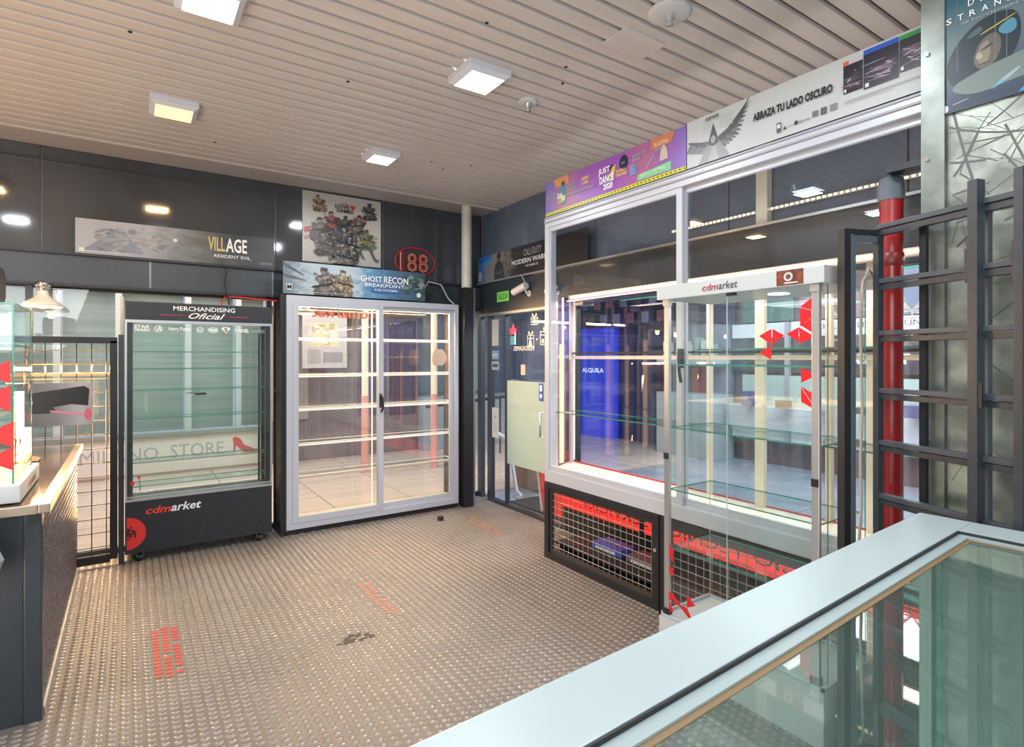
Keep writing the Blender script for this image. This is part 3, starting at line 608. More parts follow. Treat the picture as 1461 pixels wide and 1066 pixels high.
for z in (1.665, 1.345, 1.055, .755, .475):
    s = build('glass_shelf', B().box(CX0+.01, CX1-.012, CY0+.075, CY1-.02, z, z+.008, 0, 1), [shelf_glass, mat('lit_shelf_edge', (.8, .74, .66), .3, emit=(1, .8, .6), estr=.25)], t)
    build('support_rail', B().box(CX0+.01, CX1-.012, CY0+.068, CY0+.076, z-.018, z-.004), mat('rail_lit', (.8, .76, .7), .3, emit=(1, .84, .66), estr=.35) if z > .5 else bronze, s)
    build('bracket', B().box(xm-.3, xm-.292, CY0+.08, CY1-.03, z+.008, z+.02), chrome, s)
build('led_strip', B().box(CX0+.05, CX1-.06, CY0+.075, CY0+.085, CT-.06, CT-.052), ledb, t)
build('led_strip', B().box(xm-.065, xm-.055, CY0+.05, CY0+.058, .12, CT-.08), mat('strip_cream', (.8, .7, .5), .3, emit=(1, .78, .5), estr=.6), t)
build('wall_decal', B().prism([(.02, 0), (.12, .0), (.16, .05), (.16, .10), (.12, .16), (.03, .16), (0, .1), (0, .04)], (2.45, CY0+.05, 1.42), (1, 0, 0), (0, 0, 1), (0, -1, 0), .002), mat('peach_decal', (.7, .5, .38), .5), t)
area('cabinet_and_added_light', (1.9, 5.11, 1.95), (0, 0, 0), 1.4, .12, 14, (1, .7, .42))
area('cabinet_and_added_light', (1.9, 5.06, 1.90), (math.radians(-38), 0, 0), 1.5, .03, 55, (1, .58, .28))
area('cabinet_and_added_light', (-.2, 5.12, .80), (math.radians(-80), 0, 0), .07, .95, 10, (1, .6, .28))  # unseen warm strip added behind the mesh door, for the streak on the floor
area('cabinet_and_added_light', (-.40, 5.12, 1.42), (math.radians(-40), 0, 0), .6, .03, 26, (1, .6, .3))  # another unseen warm strip, added to warm the mesh door and its floor
# black mesh panel on the cabinet's left
t = thing('mesh_side_screen', 'narrow black diamond mesh screen between fridge and white cabinet', 'mesh screen', (1.03, 5.1, 0))
build('frame', B().bbox(1.04, 1.072, 4.975, 5.005, 0, 2.03, .003).bbox(1.04, 1.072, 5.24, 5.27, 0, 2.03, .003).box(1.04, 1.072, 5.0, 5.24, 1.2, 1.23).box(1.04, 1.072, 5.0, 5.24, 0.02, .05), black, t)
b = B()
for k in range(-6, 50):
    z = k*.045
    for sg in (1, -1):
        a = [(1.056, 5.005, z if sg > 0 else z+.235), (1.056, 5.24, z+.235 if sg > 0 else z)]
        if min(a[0][2], a[1][2]) > .04 and max(a[0][2], a[1][2]) < 2.02: b.tube(a, .004, 4)
tag(build('wire_mesh', b, mat('mesh_wire_grey', (.14, .13, .12), .4, .6), t), kind='stuff')

# ------------------------------------------------------------------ mesh door left
t = thing('mesh_door', 'black-framed wire mesh door behind the left counter', 'mesh door', (-.4, 4.98, 0))
build('door_frame', B().bbox(-.12, -.075, 4.97, 5.0, .05, 1.62, .003).bbox(-1.0, -.075, 4.97, 5.0, 1.60, 1.645, .003).bbox(-1.0, -.12, 4.97, 5.0, .03, .09, .003).bbox(-1.0, -.96, 4.97, 5.0, .05, 1.62, .003), black, t)
build('jamb', B().bbox(-.07, -.036, 4.965, 5.02, 0, 1.665, .003), dark_steel, t)
build('jamb', B().box(-.06, -.04, 5.03, 5.05, 0, 1.95), cream, t)
for k in range(10): build('wire', B().tube([(-.14-k*.085, 4.985, .08), (-.14-k*.085, 4.985, 1.6)], .0035, 5), mat('wire_dark', (.06, .05, .04), .4, .6) if k == 0 else bpy.data.materials['wire_dark'], t)
for k in range(15): build('wire', B().tube([(-.97, 4.978, .15+k*.1), (-.12, 4.978, .15+k*.1)], .0035, 5), bpy.data.materials['wire_dark'] if k < 12 else mat('wire_brass', (.45, .35, .16), .35, .6), t)
build('shelf_bar', B().box(-.96, -.12, 5.02, 5.03, 1.37, 1.39), mat('warm_bar_lit', (.75, .5, .3), .4), t)
Pg = Plane((-.62, 4.94, 1.03), (1, 0, 0), (0, 0, 1), .405, .295)
t = thing('poster', 'grey poster of a black pistol-like device with a red laser beam on the mesh door', 'poster', (-.42, 4.94, 1.03))  # print shows a pistol-like device with a red laser
quadsheet(Pg, .004, backdrop('grey_print', [(0, (.1, .1, .12)), (.5, (.2, .2, .23)), (.85, (.4, .4, .44)), (1, (.3, .28, .32))], 1.5, .2, amt=.15), paper, 'board', t)
ink('printed_artwork', Pg, [([(0, .42), (0, .72), (.3, .8), (.88, .92), (.95, .84), (.93, .45), (.7, .5), (.3, .4)], (.015, .015, .018)), ([(.1, .3), (.1, .42), (.45, .46), (.5, .34), (.4, .3)], (.02, .02, .025)), ([(.42, .37), (.9, .26), (.9, .22), (.42, .33)], (.75, .2, .35)), (ell(.93, .25, .05, .14), (.6, .12, .2)), (rect(.1, .52, .2, .6), (.2, .2, .2))], t)

# ------------------------------------------------------------------ pendants
glow = emis('bulb_glow', (1, .62, .2), 14)
shade_m = mat('white_enamel', (.75, .72, .66), .3)
for i, (x, y, z, lb) in enumerate([(-.5, 5.05, 1.86, 'white enamel pendant lamp with lit warm bulb over the left counter'), (-.86, 5.05, 1.84, 'white pendant lamp added for its orange glow, far left behind the glass tower'), (1.45, 5.9, 1.95, 'warm pendant lamp seen through the white cabinet top left')]):  # the second pendant is added for the orange glow at the left
    t = thing('pendant_lamp', lb, 'lamp', (x, y, z), 0, 'warm pendant lamps')
    sh_ = build('shade', B().lathe((x, y, z), [(.03, .1), (.035, .07), (.06, .045), (.105, .015), (.115, -.01), (.108, -.01), (.055, .035), (.03, .06)], 24), shade_m, t)
    build('cap', B().lathe((x, y, z), [(.002, .165), (.04, .16), (.045, .13), (.03, .125), (.03, .1)], 16), chrome, t)
    build('bulb', B().lathe((x, y, z), [(.001, .05), (.03, .04), (.045, .012), (.035, -.012), (.001, -.022)], 16), glow, t)
    build('rod', B().tube([(x, y, z+.16), (x, y, 2.03 if i < 2 else 3.15)], .006, 6), black, t)
    l = bpy.data.lights.new('bulb_light', 'POINT'); l.energy = 24 if i < 2 else 45; l.color = (1, .55, .2); l.shadow_soft_size = .02
    lo = bpy.data.objects.new('bulb_light', l); lo.location = (x, y, z-.04); COL.objects.link(lo)

# ------------------------------------------------------------------ left bar counter
t = thing('bar_counter', 'bar counter clad in dark diamond plate with aluminium-edged top', 'counter', (-.6, 4.0, 0))
LX = -.30
build('end_panel', B().bbox(-1.3, -.36, 3.03, 3.06, 0, .86, .004), dark_steel, t)
build('corner_post', B().bbox(-.36, -.30, 3.02, 3.07, 0, .87, .006), dark_steel, t)
build('side_panel', B().box(-.33, -.305, 3.07, 4.9, .02, .87), mat('plate_base', (.07, .065, .07), .35, .6), t)
b = B(); n0 = 0
for j in range(22):
    for i in range(44):
        y = 3.1+i*.041+(.0205 if j % 2 else 0); z = .06+j*.036
        if z > .85 or y > 4.88: continue
        d = .015; h = .008
        b.add([(-.305, y-d, z), (-.305, y, z-.006), (-.305, y+d, z), (-.305, y, z+.006), (-.302, y, z)], [(0, 1, 4), (1, 2, 4), (2, 3, 4), (3, 0, 4)])
        b.add([(-.305, y-.004, z+.018-d*.9), (-.305, y+.006, z+.018), (-.305, y+.004, z+.018+d*.9), (-.305, y-.006, z+.018), (-.302, y, z+.018)], [(0, 1, 4), (1, 2, 4), (2, 3, 4), (3, 0, 4)])
tag(build('diamond_relief', b, mat('plate_relief', (.28, .25, .27), .25, .8), t), kind='stuff')
build('top', B().bbox(-1.3, -.31, 3.0, 4.93, .872, .895, .003), mat('counter_top_wood', (.16, .10, .055), .14, 0, .6, noise=((3, 1.2, 3), (.07, .045, .03))), t)
build('top_edge', B().bbox(-.312, -.272, 2.99, 4.93, .862, .9, .004).bbox(-1.3, -.312, 2.985, 3.0, .862, .9, .003), mat('edge_aluminium', (.5, .42, .32), .3, .8), t)
build('hook', B().box(-.34, -.30, 3.0, 3.02, .82, .86), black, t); build('kick_strip', B().box(-.31, -.297, 3.07, 4.9, 0, .03), cool_alu, t)
build('lock', B().tube([(-.66, 3.03, .72), (-.66, 3.02, .72)], .014, 12), chrome, t)
t = thing('tissue', 'small crumpled brown paper lying on the far end of the bar counter', 'paper', (-.5, 4.3, .895))
b = B(); rr = random.Random(2); g = 7
V = [(-.56+.02*i, 4.25+.022*j, .897+rr.random()*.028*(1-abs(i-3)/4)) for i in range(g) for j in range(g)]
b.add(V, [(i*g+j, (i+1)*g+j, (i+1)*g+j+1, i*g+j+1) for i in range(g-1) for j in range(g-1)]); build('sheet', b, mat('brown_tissue', (.35, .25, .14), .7), t)
# glass tower on the bar counter
t = thing('glass_countertop_tower', 'small glass display tower with red triangles on the bar counter', 'display case', (-.58, 3.35, .9))
build('base', B().bbox(-.78, -.375, 3.06, 3.66, .902, .975, .005), white_paint, t)
for nm_, bb in (('front_pane', (-.75, -.40, 3.10, 3.105)), ('back_pane', (-.75, -.40, 3.60, 3.605)), ('side_pane', (-.405, -.40, 3.105, 3.60)), ('side_pane', (-.75, -.745, 3.105, 3.60))):
    build(nm_, B().box(*bb, .975, 1.72, 0), green_glass, t)
for (x, y) in ((-.402, 3.102), (-.402, 3.602)): build('glass_edge', B().box(x-.003, x+.003, y-.003, y+.003, .975, 1.72), glass_edge, t)
build('lid', B().box(-.755, -.395, 3.095, 3.61, 1.72, 1.727, 0, 1), [shelf_glass, glass_edge], t)
for z in (1.2, 1.37, 1.55): build('glass_shelf', B().box(-.74, -.41, 3.11, 3.595, z, z+.006, 0, 1), [shelf_glass, glass_edge], t)
Pt = Plane((-.75, 3.098, .98), (1, 0, 0), (0, 0, 1), .35, .74)
tri_m = ink_red
for (x, z, s, d) in [(.35, .1, .09, -1), (.35, .2, .1, -1), (.34, .35, .1, -1), (.34, .46, .09, -1), (.26, .15, .09, 1), (.26, .4, .09, 1), (.2, .05, .08, 1)]:
    build('red_triangle', B().prism([(x, z+s*.55), (x, z-s*.55), (x+d*s, z)] if d < 0 else [(x-s, z), (x, z-s*.5), (x, z+s*.5)], Pt.o, Pt.u, Pt.v, Pt.n, .001), tri_m, t)
faded = mat('faded_red', (.22, .05, .05), .5); Pt2 = Plane((-.398, 3.11, .98), (0, 1, 0), (0, 0, 1), .49, .74)
for (x, z, s) in [(.3, .55, .08), (.22, .42, .09), (.36, .38, .09), (.12, .15, .06), (.3, .5, .05)]:
    build('faded_triangle', B().prism([(x, z+s*.4), (x, z-s*.4), (x+s, z)], Pt2.o, Pt2.u, Pt2.v, Pt2.n, .001), faded, t)
Pb = Plane((-.374, 3.07, .905), (0, 1, 0), (0, 0, 1), .58, .07)
text('lettering', 'cdm', Pb, .22, .015, .1, .035, ink_red, t, shear=.2, fat=.02); text('lettering', 'arket', Pb, .32, .015, .13, .04, ink_black, t, shear=.2, fat=.02)
t = thing('speaker', 'black rounded speaker at the far left edge on the glass tower', 'speaker', (-.6, 3.3, 1.727))
build('body', B().bbox(-.72, -.46, 3.2, 3.4, 1.728, 1.90, .04), black, t); build('grille', B().lathe((-.59, 3.3, 1.9), [(.06, 0), (.05, .012), (.001, .016)], 16), dark_steel, t)
t = thing('bag', 'crumpled grey plastic bag hanging at the left edge by the bar counter end', 'bag', (-.47, 2.9, .62))
b = B(); rr = random.Random(9); nn = 12; prof = [(.01, .25), (.03, .23), (.045, .18), (.06, .1), (.055, .03), (.02, 0)]
V = []
for r, z in prof:
    for k in range(nn): q = r*rr.uniform(.75, 1.2); V.append((-.47+q*math.cos(2*PI*k/nn), 2.9+q*.8*math.sin(2*PI*k/nn), .62+z))
b.add(V, [(i*nn+k, i*nn+(k+1) % nn, (i+1)*nn+(k+1) % nn, (i+1)*nn+k) for i in range(5) for k in range(nn)]); build('sack', b, mat('grey_plastic_bag', (.3, .32, .34), .3), t)
build('hook', B().tube([(-.47, 2.985, .88), (-.47, 2.9, .88), (-.47, 2.9, .85)], .004, 6), black, t)

# ------------------------------------------------------------------ right display window unit
DX = 2.61; DY0, DY1 = .35, 3.385
t = thing('display_window_unit', 'long white-framed display window unit lit by strips along the right wall', 'display unit', (2.8, 2.0, 0))
b = B().bbox(DX-.02, DX+.05, DY0, DY1, 2.47, 2.55, .004).bbox(DX-.02, DX+.05, DY0, DY1, .57, .655, .004).bbox(DX-.02, DX+.05, DY1-.05, DY1, .655, 2.47, .004)
build('outer_frame', b, white_alu, t)
build('top_rail', B().box(DX-.028, DX-.018, DY0, DY1, 2.505, 2.515).box(DX-.026, DX-.018, DY0, DY1, 2.537, 2.543), mat('rail_shadow', (.3, .3, .33), .4), t)
def vdoor(y0, y1, x0, par):
    s = .04; z0, z1 = .65, 2.475
    d = build('sliding_door', B().bbox(x0, x0+.022, y0, y0+s, z0, z1, .002).bbox(x0, x0+.022, y1-s, y1, z0, z1, .002).bbox(x0, x0+.022, y0+s, y1-s, z0, z0+.045, .002).bbox(x0, x0+.022, y0+s, y1-s, z1-.035, z1, .002), white_alu, par)
    build('pane', B().box(x0+.009, x0+.013, y0+s, y1-s, z0+.045, z1-.035), display_glass, d); return d
d1 = vdoor(2.115, DY1-.02, DX-.012, t); d2 = vdoor(DY0, 2.15, DX+.016, t)
build('handle', B().bbox(DX-.035, DX-.01, 2.10, 2.13, 1.44, 1.55, .004).tube([(DX-.02, 2.1, 1.52), (DX-.06, 2.1, 1.5), (DX-.065, 2.09, 1.42), (DX-.05, 2.09, 1.36)], .009, 8), black, d1)
SZ = .655
deck_m = mat('display_deck', (.85, .72, .58), .35)
b = B(); b.add([(DX+.05, DY0, SZ-.02), (2.98, DY0, SZ-.02), (2.98, 3.56, SZ-.02), (DX+.05, 3.38, SZ-.02), (DX+.05, DY0, SZ), (2.98, DY0, SZ), (2.98, 3.56, SZ), (DX+.05, 3.38, SZ)], [(3, 2, 1, 0), (4, 5, 6, 7), (0, 1, 5, 4), (1, 2, 6, 5), (2, 3, 7, 6), (3, 0, 4, 7)])
build('deck', b, deck_m, t)
build('red_edge_strip', B().box(2.972, 2.98, DY0, 3.54, SZ, SZ+.01), mat('red_edge', (.45, .03, .05), .4, emit=(1, .05, .08), estr=.08), t)
side_m = mat('display_side', (.5, .36, .4), .4)
for z0, z1 in ((SZ, 1.49), (1.52, 1.98)):
    b = B(); q = [(DX+.06, 3.375), (2.98, 3.55)]; b.add([(q[0][0], q[0][1], z0), (q[1][0], q[1][1], z0), (q[1][0], q[1][1], z1), (q[0][0], q[0][1], z1), (q[0][0], q[0][1]+.012, z0), (q[1][0], q[1][1]+.012, z0), (q[1][0], q[1][1]+.012, z1), (q[0][0], q[0][1]+.012, z1)], [(0, 1, 2, 3), (7, 6, 5, 4), (0, 4, 5, 1), (1, 5, 6, 2), (2, 6, 7, 3), (3, 7, 4, 0)])
    build('side_panel', b, glass('side_tint', (.6, .6, .95), .08, .4) if z1 > 1.5 else glass('side_tint_low', (.6, .5, .6), .08, .4), t)
led_w = emis('led_warm_white', (1, .74, .58), 3.2); led_o = emis('led_orange', (1, .5, .15), 3.2); led_v = emis('led_violet', (.6, .45, 1), 2.6)
for (x, y, w_) in ((2.79, 3.44, .012), (2.955, 3.50, .012)):
    build('led_strip', B().box(x-w_, x+w_, y-.004, y+.004, SZ+.02, 1.6), led_o, t); build('led_strip', B().box(x-w_*.6+.02, x+w_*.6+.02, y-.004, y+.004, SZ+.02, 1.97), mat('strip_pink', (.8, .6, .6), .4, emit=(1, .7, .65), estr=.7), t)
for x, y in ((2.70, 3.39), (2.93, 3.48)): build('corner_upright', B().box(x-.014, x+.014, y-.012, y+.012, SZ, 1.98), mat('pale_pink_alu', (.66, .55, .55), .35, .3), t)
build('led_strip', B().box(2.87, 2.885, DY0, 3.42, 1.965, 1.978), led_w, t)
build('led_carrier', B().box(2.885, 2.93, DY0, 3.46, 1.955, 1.99), mat('carrier_cream', (.75, .6, .48), .4), t)
build('led_strip', B().box(2.80, 2.81, 2.3, 3.38, 1.93, 1.938), led_v, t)
build('led_strip', B().box(2.66, 2.668, DY0, 3.36, SZ+.002, SZ+.008), mat('deck_glow', (.9, .7, .5), .4, emit=(1, .72, .5), estr=.5), t)
for y, w_ in ((2.2, .028), (1.86, .055), (1.48, .03), (1.28, .04), (.9, .04)): build('upright', B().box(2.95, 2.98, y-w_/2, y+w_/2, SZ, 1.98), cream_lit, t)
build('cross_rail', B().box(2.94, 2.955, DY0, 3.5, 1.487, 1.512), mat('cross_rail_warm', (.8, .66, .52), .35), t)
build('cross_rail', B().box(2.93, 2.955, DY0, 3.5, 1.525, 1.54), black, t)
for z in (1.08,): build('glass_shelf', B().box(2.68, 2.93, DY0, 3.36, z, z+.008, 0, 1), [shelf_glass, glass_edge], t)
build('glass_shelf', B().box(2.68, 2.93, DY0, 2.08, 1.54, 1.548, 0, 1), [shelf_glass, glass_edge], t)
area('display_light', (2.8, 1.9, 1.93), (0, 0, 0), .1, 2.9, 12, (1, .75, .58))
area('display_light', (2.72, 3.3, 1.2), (math.radians(90), 0, math.radians(160)), .1, .9, .9, (1, .5, .2))
# glow up through the open top onto the ceiling
area('display_uplight', (2.9, 1.9, 2.30), (PI, 0, 0), .25, 2.8, 2.8, (1, .9, .82))
led = thing('led_rope', 'dotted warm light rope along the tinted upper window', 'light strip', (3.12, 1.9, 2.37))
build('casing', B().box(3.105, 3.12, .5, 2.62, 2.36, 2.378), mat('rope_clear', (.35, .33, .3), .4), led)
b = B()
for k in range(70): b.box(3.100, 3.105, .52+k*.03, .535+k*.03, 2.364, 2.374)
tag(build('diode', b, emis('diode_glow', (1, .85, .5), 2.5), led), kind='stuff')
tag(build('cream_post', B().box(3.09, 3.14, 1.90, 1.97, 2.285, CEIL), cream), 'short cream post against the tinted upper window', 'post')
# base cage
t = thing('base_cage', 'black wire cage under the left display window', 'cage', (DX, 2.8, 0))
def cage(y0, y1, par):
    build('frame', B().bbox(DX-.03, DX+.02, y0, y0+.05, 0, .565, .004).bbox(DX-.03, DX+.02, y1-.05, y1, 0, .565, .004).bbox(DX-.03, DX+.02, y0+.05, y1-.05, .0, .05, .004).bbox(DX-.03, DX+.02, y0+.05, y1-.05, .52, .565, .004), black, par)
    build('inner_frame', B().box(DX-.012, DX+.012, y0+.05, y0+.07, .05, .52).box(DX-.012, DX+.012, y1-.07, y1-.05, .05, .52).box(DX-.012, DX+.012, y0+.07, y1-.07, .05, .075).box(DX-.012, DX+.012, y0+.07, y1-.07, .5, .52), mat('frame_brown', (.05, .04, .035), .5), par)
    n = int((y1-y0-.14)/.052)
    for k in range(n+1): build('wire', B().tube([(DX, y0+.08+k*.052, .07), (DX, y0+.08+k*.052, .51)], .0028, 5), mat('wire_grey', (.3, .31, .32), .35, .6) if 'wire_grey' not in bpy.data.materials else bpy.data.materials['wire_grey'], par)
    for k in range(9): build('wire', B().tube([(DX-.005, y0+.07, .1+k*.048), (DX-.005, y1-.07, .1+k*.048)], .0028, 5), bpy.data.materials['wire_grey'], par)
cage(2.27, 3.38, t)
build('lock', B().tube([(DX-.03, 2.29, .36), (DX-.042, 2.29, .36)], .012, 12), chrome, t)
t = thing('base_cage', 'black wire cage under the right display window, behind the glass tower', 'cage', (DX, 1.4, 0)); cage(.7, 2.26, t)
t = thing('red_banner', 'backlit red strip banner inside the wire cages', 'banner', (3.09, 2.4, .2)); Pq = Plane((3.09, 3.80, .22), (0, -1, 0), (0, 0, 1), 3.08, .19)
quadsheet(Pq, .004, red_glow, red_paint, 'board', t)
text('lettering', 'SERVICIO TECNICO SERVICIO', Pq, .3, .05, 2.2, .08, mat('banner_letter', (.16, .0, .0), .5), t, mirror=True)
build('divider', B().box(3.07, 3.088, 2.85, 2.88, .2, .43), black, t)
t = thing('storage_shelf', 'black low shelf inside the wire cages', 'shelf', (2.85, 1.9, 0))
build('board', B().box(2.66, 3.1, .6, 3.36, .02, .04), black_matt, t); build('board', B().box(2.66, 2.98, .6, 3.36, .1, .112), black_matt, t); build('added_dark_back', B().box(3.10, 3.11, .6, 3.80, .0, .215), black_matt, t); build('added_dark_back', B().box(3.10, 3.11, .6, 3.80, .415, .55), black_matt, t); build('top_board', B().box(2.66, 3.11, .6, 3.38, .55, .562), black_matt, t)  # black back and top boards are added to make the cage interior look dark
for y in (.62, 2.2, 3.33): build('divider', B().box(2.70, 2.98, y, y+.012, .04, .1), black_matt, t)
for nme, lb, y, c in (('box', 'blue and white box on the low shelf inside the cage', 2.95, (.04, .12, .6)), ('box', 'grey box on the low shelf inside the cage', 2.6, (.14, .14, .15))):
    t = thing(nme, lb, 'box', (2.88, y, .113)); build('body', B().bbox(2.8, 2.96, y-.14, y+.14, .113, .16, .004), mat('box_'+str(y).replace('.', '_'), c, .5), t); build('label', B().box(2.795, 2.8, y-.1, y+.1, .12, .138), paper, t)
# header posters over the display
t = thing('header_banner', 'purple dance banner with yellow stripe over the display window', 'banner', (2.6, 2.73, 2.55)); Pj = Plane((DX-.01, 3.385, 2.56), (0, -1, 0), (0, 0, 1), 1.30, .25)
quadsheet(Pj, .008, backdrop('dance_print', [(0, (.16, .12, .42)), (.18, (.38, .14, .22)), (.3, (.26, .08, .36)), (.55, (.26, .07, .38)), (.78, (.36, .12, .22)), (.88, (.26, .1, .36)), (1, (.2, .12, .45))], 2.5, .3, amt=.25), black, 'board', t)
sh = [(rect(0, .0, 1, .09), (.55, .55, .02))]+[(rect(.01+k*.025, .03, .022+k*.025, .065), (.1, .1, .02)) for k in range(40)]
OR = (.6, .24, .08)
sh += [([(.08, .75), (.17, .75), (.17, 1), (.06, 1)], OR), ([(.76, .75), (.9, .75), (.93, 1), (.76, 1)], (.5, .18, .08)), ([(.67, .12), (.9, .12), (.9, .33), (.67, .26)], (.2, .5, .26)), (ell(.555, .72, .036, .19, 20), (.01, .02, .04)), (rect(.11, .2, .15, .75), (.05, .2, .25)), (ell(.13, .8, .015, .07), (.05, .05, .05)), (rect(.115, .3, .145, .45), (.6, .6, .3)), (ell(.455, .72, .014, .08), (.05, .04, .04)), ([(.44, .45), (.46, .7), (.49, .75), (.475, .4)], (.6, .45, .06)), ([(.73, .38), (.78, .62), (.785, .6), (.735, .36)], (.3, .3, .6)), ([(.82, .4), (.83, .7), (.85, .78), (.87, .66), (.88, .42)], (.5, .42, .35)), ([(.61, .3), (.66, .32), (.66, .55), (.61, .53)], (.12, .25, .55))]
def jm(x): return float(np.interp(x, [0, .17, .55, .72, .9, 1.02, 1.3], [0, .21, .667, .813, .955, 1.07, 1.3]))
sh = sh[:41]+[([(jm(x*1.3)/1.3, y) for x, y in poly], c) for poly, c in sh[41:]]
ink('printed_artwork', Pj, sh, t)
Y_ = ink_yellow
for s_, x, y, w_, h_, m_ in [('JUST', .48, .145, .10, .05, ink_white), ('DANCE', .49, .09, .13, .05, ink_white), ('2020', .52, .045, .09, .04, ink_white), ('500', .12, .095, .045, .04, ink_white), ('LADY GAGA', .02, .135, .11, .02, ink_grey), ('POCA LOCA', .02, .11, .1, .018, ink_grey), ('TEMAS', .12, .06, .05, .022, Y_), ('LO MEJOR', .2, .155, .08, .02, ink_grey), ('FUEGO', .2, .13, .09, .02, ink_grey), ('DESDE', .34, .165, .06, .022, Y_), ('CASA', .34, .135, .06, .022, Y_), ('ED SHEERAN & JUSTIN BIEBER', .2, .088, .24, .022, ink_grey), ('TE CUIDA A', .64, .125, .11, .02, Y_), ('TODAS HORAS', .64, .1, .12, .02, Y_), ('KIDS', .79, .105, .05, .04, ink_grey), ('GIRLS LIKE YOU', .82, .18, .13, .02, ink_grey), ('PANINI', .82, .155, .08, .02, ink_grey), ('BLACKPINK', 1.02, .195, .13, .025, mat('peach_ink', (.75, .45, .3), .4)), ('CALMA', 1.02, .165, .07, .022, ink_grey), ('GOD IS A WOMAN', .9, .045, .22, .022, mat('pale_green_ink', (.5, .75, .5), .4)), ('DDU', .7, .172, .04, .012, ink_grey)]:
    text('lettering', s_, Pj, jm(x), y, jm(x+w_)-jm(x), h_, m_, t, zoff=.006, fat=.03)
t = thing('header_banner', 'white banner reading ABRAZA TU LADO OSCURO over the display window', 'banner', (2.6, 1.3, 2.55)); Pa = Plane((DX-.01, 2.08, 2.56), (0, -1, 0), (0, 0, 1), 1.73, .26)
quadsheet(Pa, .008, mat('banner_white', (.46, .49, .49), .4), black, 'board', t)
# winged hooded silhouette, plain
wing = []
for k in range(13):
    a = k/12; bx, by = .112+.097*a, .40+.47*a**1.35
    L_ = (.075-.035*abs(a-.35)*1.4)*(1 if a < .93 else .5); tx, ty = bx+L_*.62, by-L_*3.4+.28*a
    g = .10+.05*(k % 2)
    wing.append(([(bx, by+.03), (bx+.008, by+.06), (tx, ty+.02), (tx-.004, ty), (bx-.004, by-.06)], (g, g, g*1.05)))
wing.append(([(.108, .33), (.112, .45), (.15, .56), (.185, .76), (.212, .92), (.216, .93), (.205, .74), (.18, .56), (.14, .38)], (.07, .07, .075)))
for k in range(8):
    a = k/7; bx, by = .088-.075*a, .38+.10*a; g = .13+.06*(k % 2)
    wing.append(([(bx, by+.03), (bx+.008, by), (bx-.022, by-.20+.05*a), (bx-.028, by-.17+.05*a)], (g, g, g*1.05)))
wing.append(([(.09, .3), (.09, .42), (.05, .47), (.01, .55), (.004, .53), (.04, .40)], (.09, .09, .1)))
sh = wing+[([(.045, 0), (.075, .34), (.09, .5), (.112, .5), (.125, .34), (.155, .05), (.155, 0)], (.24, .23, .25)), ([(.08, 0), (.096, .3), (.11, .3), (.12, 0)], (.33, .32, .34)), ([(.08, .36), (.10, .78), (.12, .36), (.10, .3)], (.06, .06, .065)), (ell(.10, .44, .009, .08), (.3, .28, .28))]
sh += [(rect(.06+.016*i, .62+.07*j, .073+.016*i, .66+.07*j), (.42, .44, .45)) for i in range(7) for j in range(4) if not (2 <= i <= 3 and j < 3)]
rz = random.Random(4)
def cover(x0, y0, x1, y1, top):
    out = [(rect(x0, y0, x1, y1), (.012, .01, .02)), (rect(x0, y1-(y1-y0)*.12, x1, y1), top)]
    for _ in range(22): out.append((ell((x0+x1)/2+rz.uniform(-.25, .25)*(x1-x0), y0+(y1-y0)*rz.uniform(.15, .65), (x1-x0)*.07, (y1-y0)*.05, 6, rz.uniform(0, 3)), rz.choice([(.2, .13, .18), (.32, .22, .3), (.1, .07, .1), (.4, .34, .4)])))
    out.append((rect(x0+(x1-x0)*.05, y0+(y1-y0)*.04, x0+(x1-x0)*.16, y0+(y1-y0)*.14), (.6, .6, .6))); return out
sh += cover(.487, .36, .533, .90, (.45, .45, .46))+[(rect(.487, .84, .5, .9), (.65, .08, .02))]+cover(.535, .32, .612, .96, (.02, .08, .5))+cover(.614, .38, .67, .95, (.02, .28, .06))
sh += [(rect(.49, .225, .75, .232), (.2, .2, .2)), (rect(.49, .2, .75, .207), (.25, .25, .25)), (rect(.49, .17, .6, .176), (.25, .25, .25)), (rect(.309, .1, .322, .28), (.1, .1, .1)), (rect(.311, .18, .320, .25), (.6, .62, .62)), (rect(.409, .16, .424, .26), (.15, .15, .15)), (rect(.431, .15, .446, .27), (.1, .1, .1)), (rect(.455, .16, .472, .27), (.2, .2, .2)), ([(.328, .12), (.338, .12), (.333, .19)], (.05, .05, .05)), (ell(.365, .17, .005, .04), (.04, .04, .04))]
ink('printed_artwork', Pa, sh, t)
text('lettering', 'ABRAZA TU LADO OSCURO', Pa, .412, .122, .388, .04, ink_black, t, zoff=.01, fat=.045); text('lettering', 'FORTNITE', Pa, .13, .222, .08, .018, ink_black, t, zoff=.008, fat=.02)
text('lettering', 'PS4 PS5', Pa, .59, .036, .035, .011, ink_grey, t, zoff=.008); text('lettering', 'XBOX ONE', Pa, .645, .036, .05, .011, ink_black, t, zoff=.008)

# ------------------------------------------------------------------ outside seen through glass
tile_m = mat('corridor_tile', (.28, .30, .35), .16, 0, .6, noise=(2.2, (.2, .22, .27)))
cf = struct(build('floor_corridor', B().box(-4, 9.5, 5.36, 10.0, -.06, -.012).box(3.24, 9.5, -3, 5.36, -.06, -.012), mat('tile_joint', (.08, .08, .09), .7)), 'corridor floor outside the shop')
tile_w = mat('warm_corridor_tile', (.50, .42, .36), .2, 0, .5, noise=((.6, 8, 1), (.38, .32, .28)))
tm = None
def tile(x, y):
    global tm
    if tm is None: o = build('tile', B().box(0, .79, 0, .79, -.012, -.002), tile_w if y > 5 else tile_m, cf, local=True); tm = o.data
    else: o = bpy.data.objects.new('tile', tm); COL.objects.link(o); o.parent = cf
    o.location = (x, y, 0)
for i in range(17):
    for j in range(5): tile(-3.9+i*.8, 5.38+j*.8)
tm = None
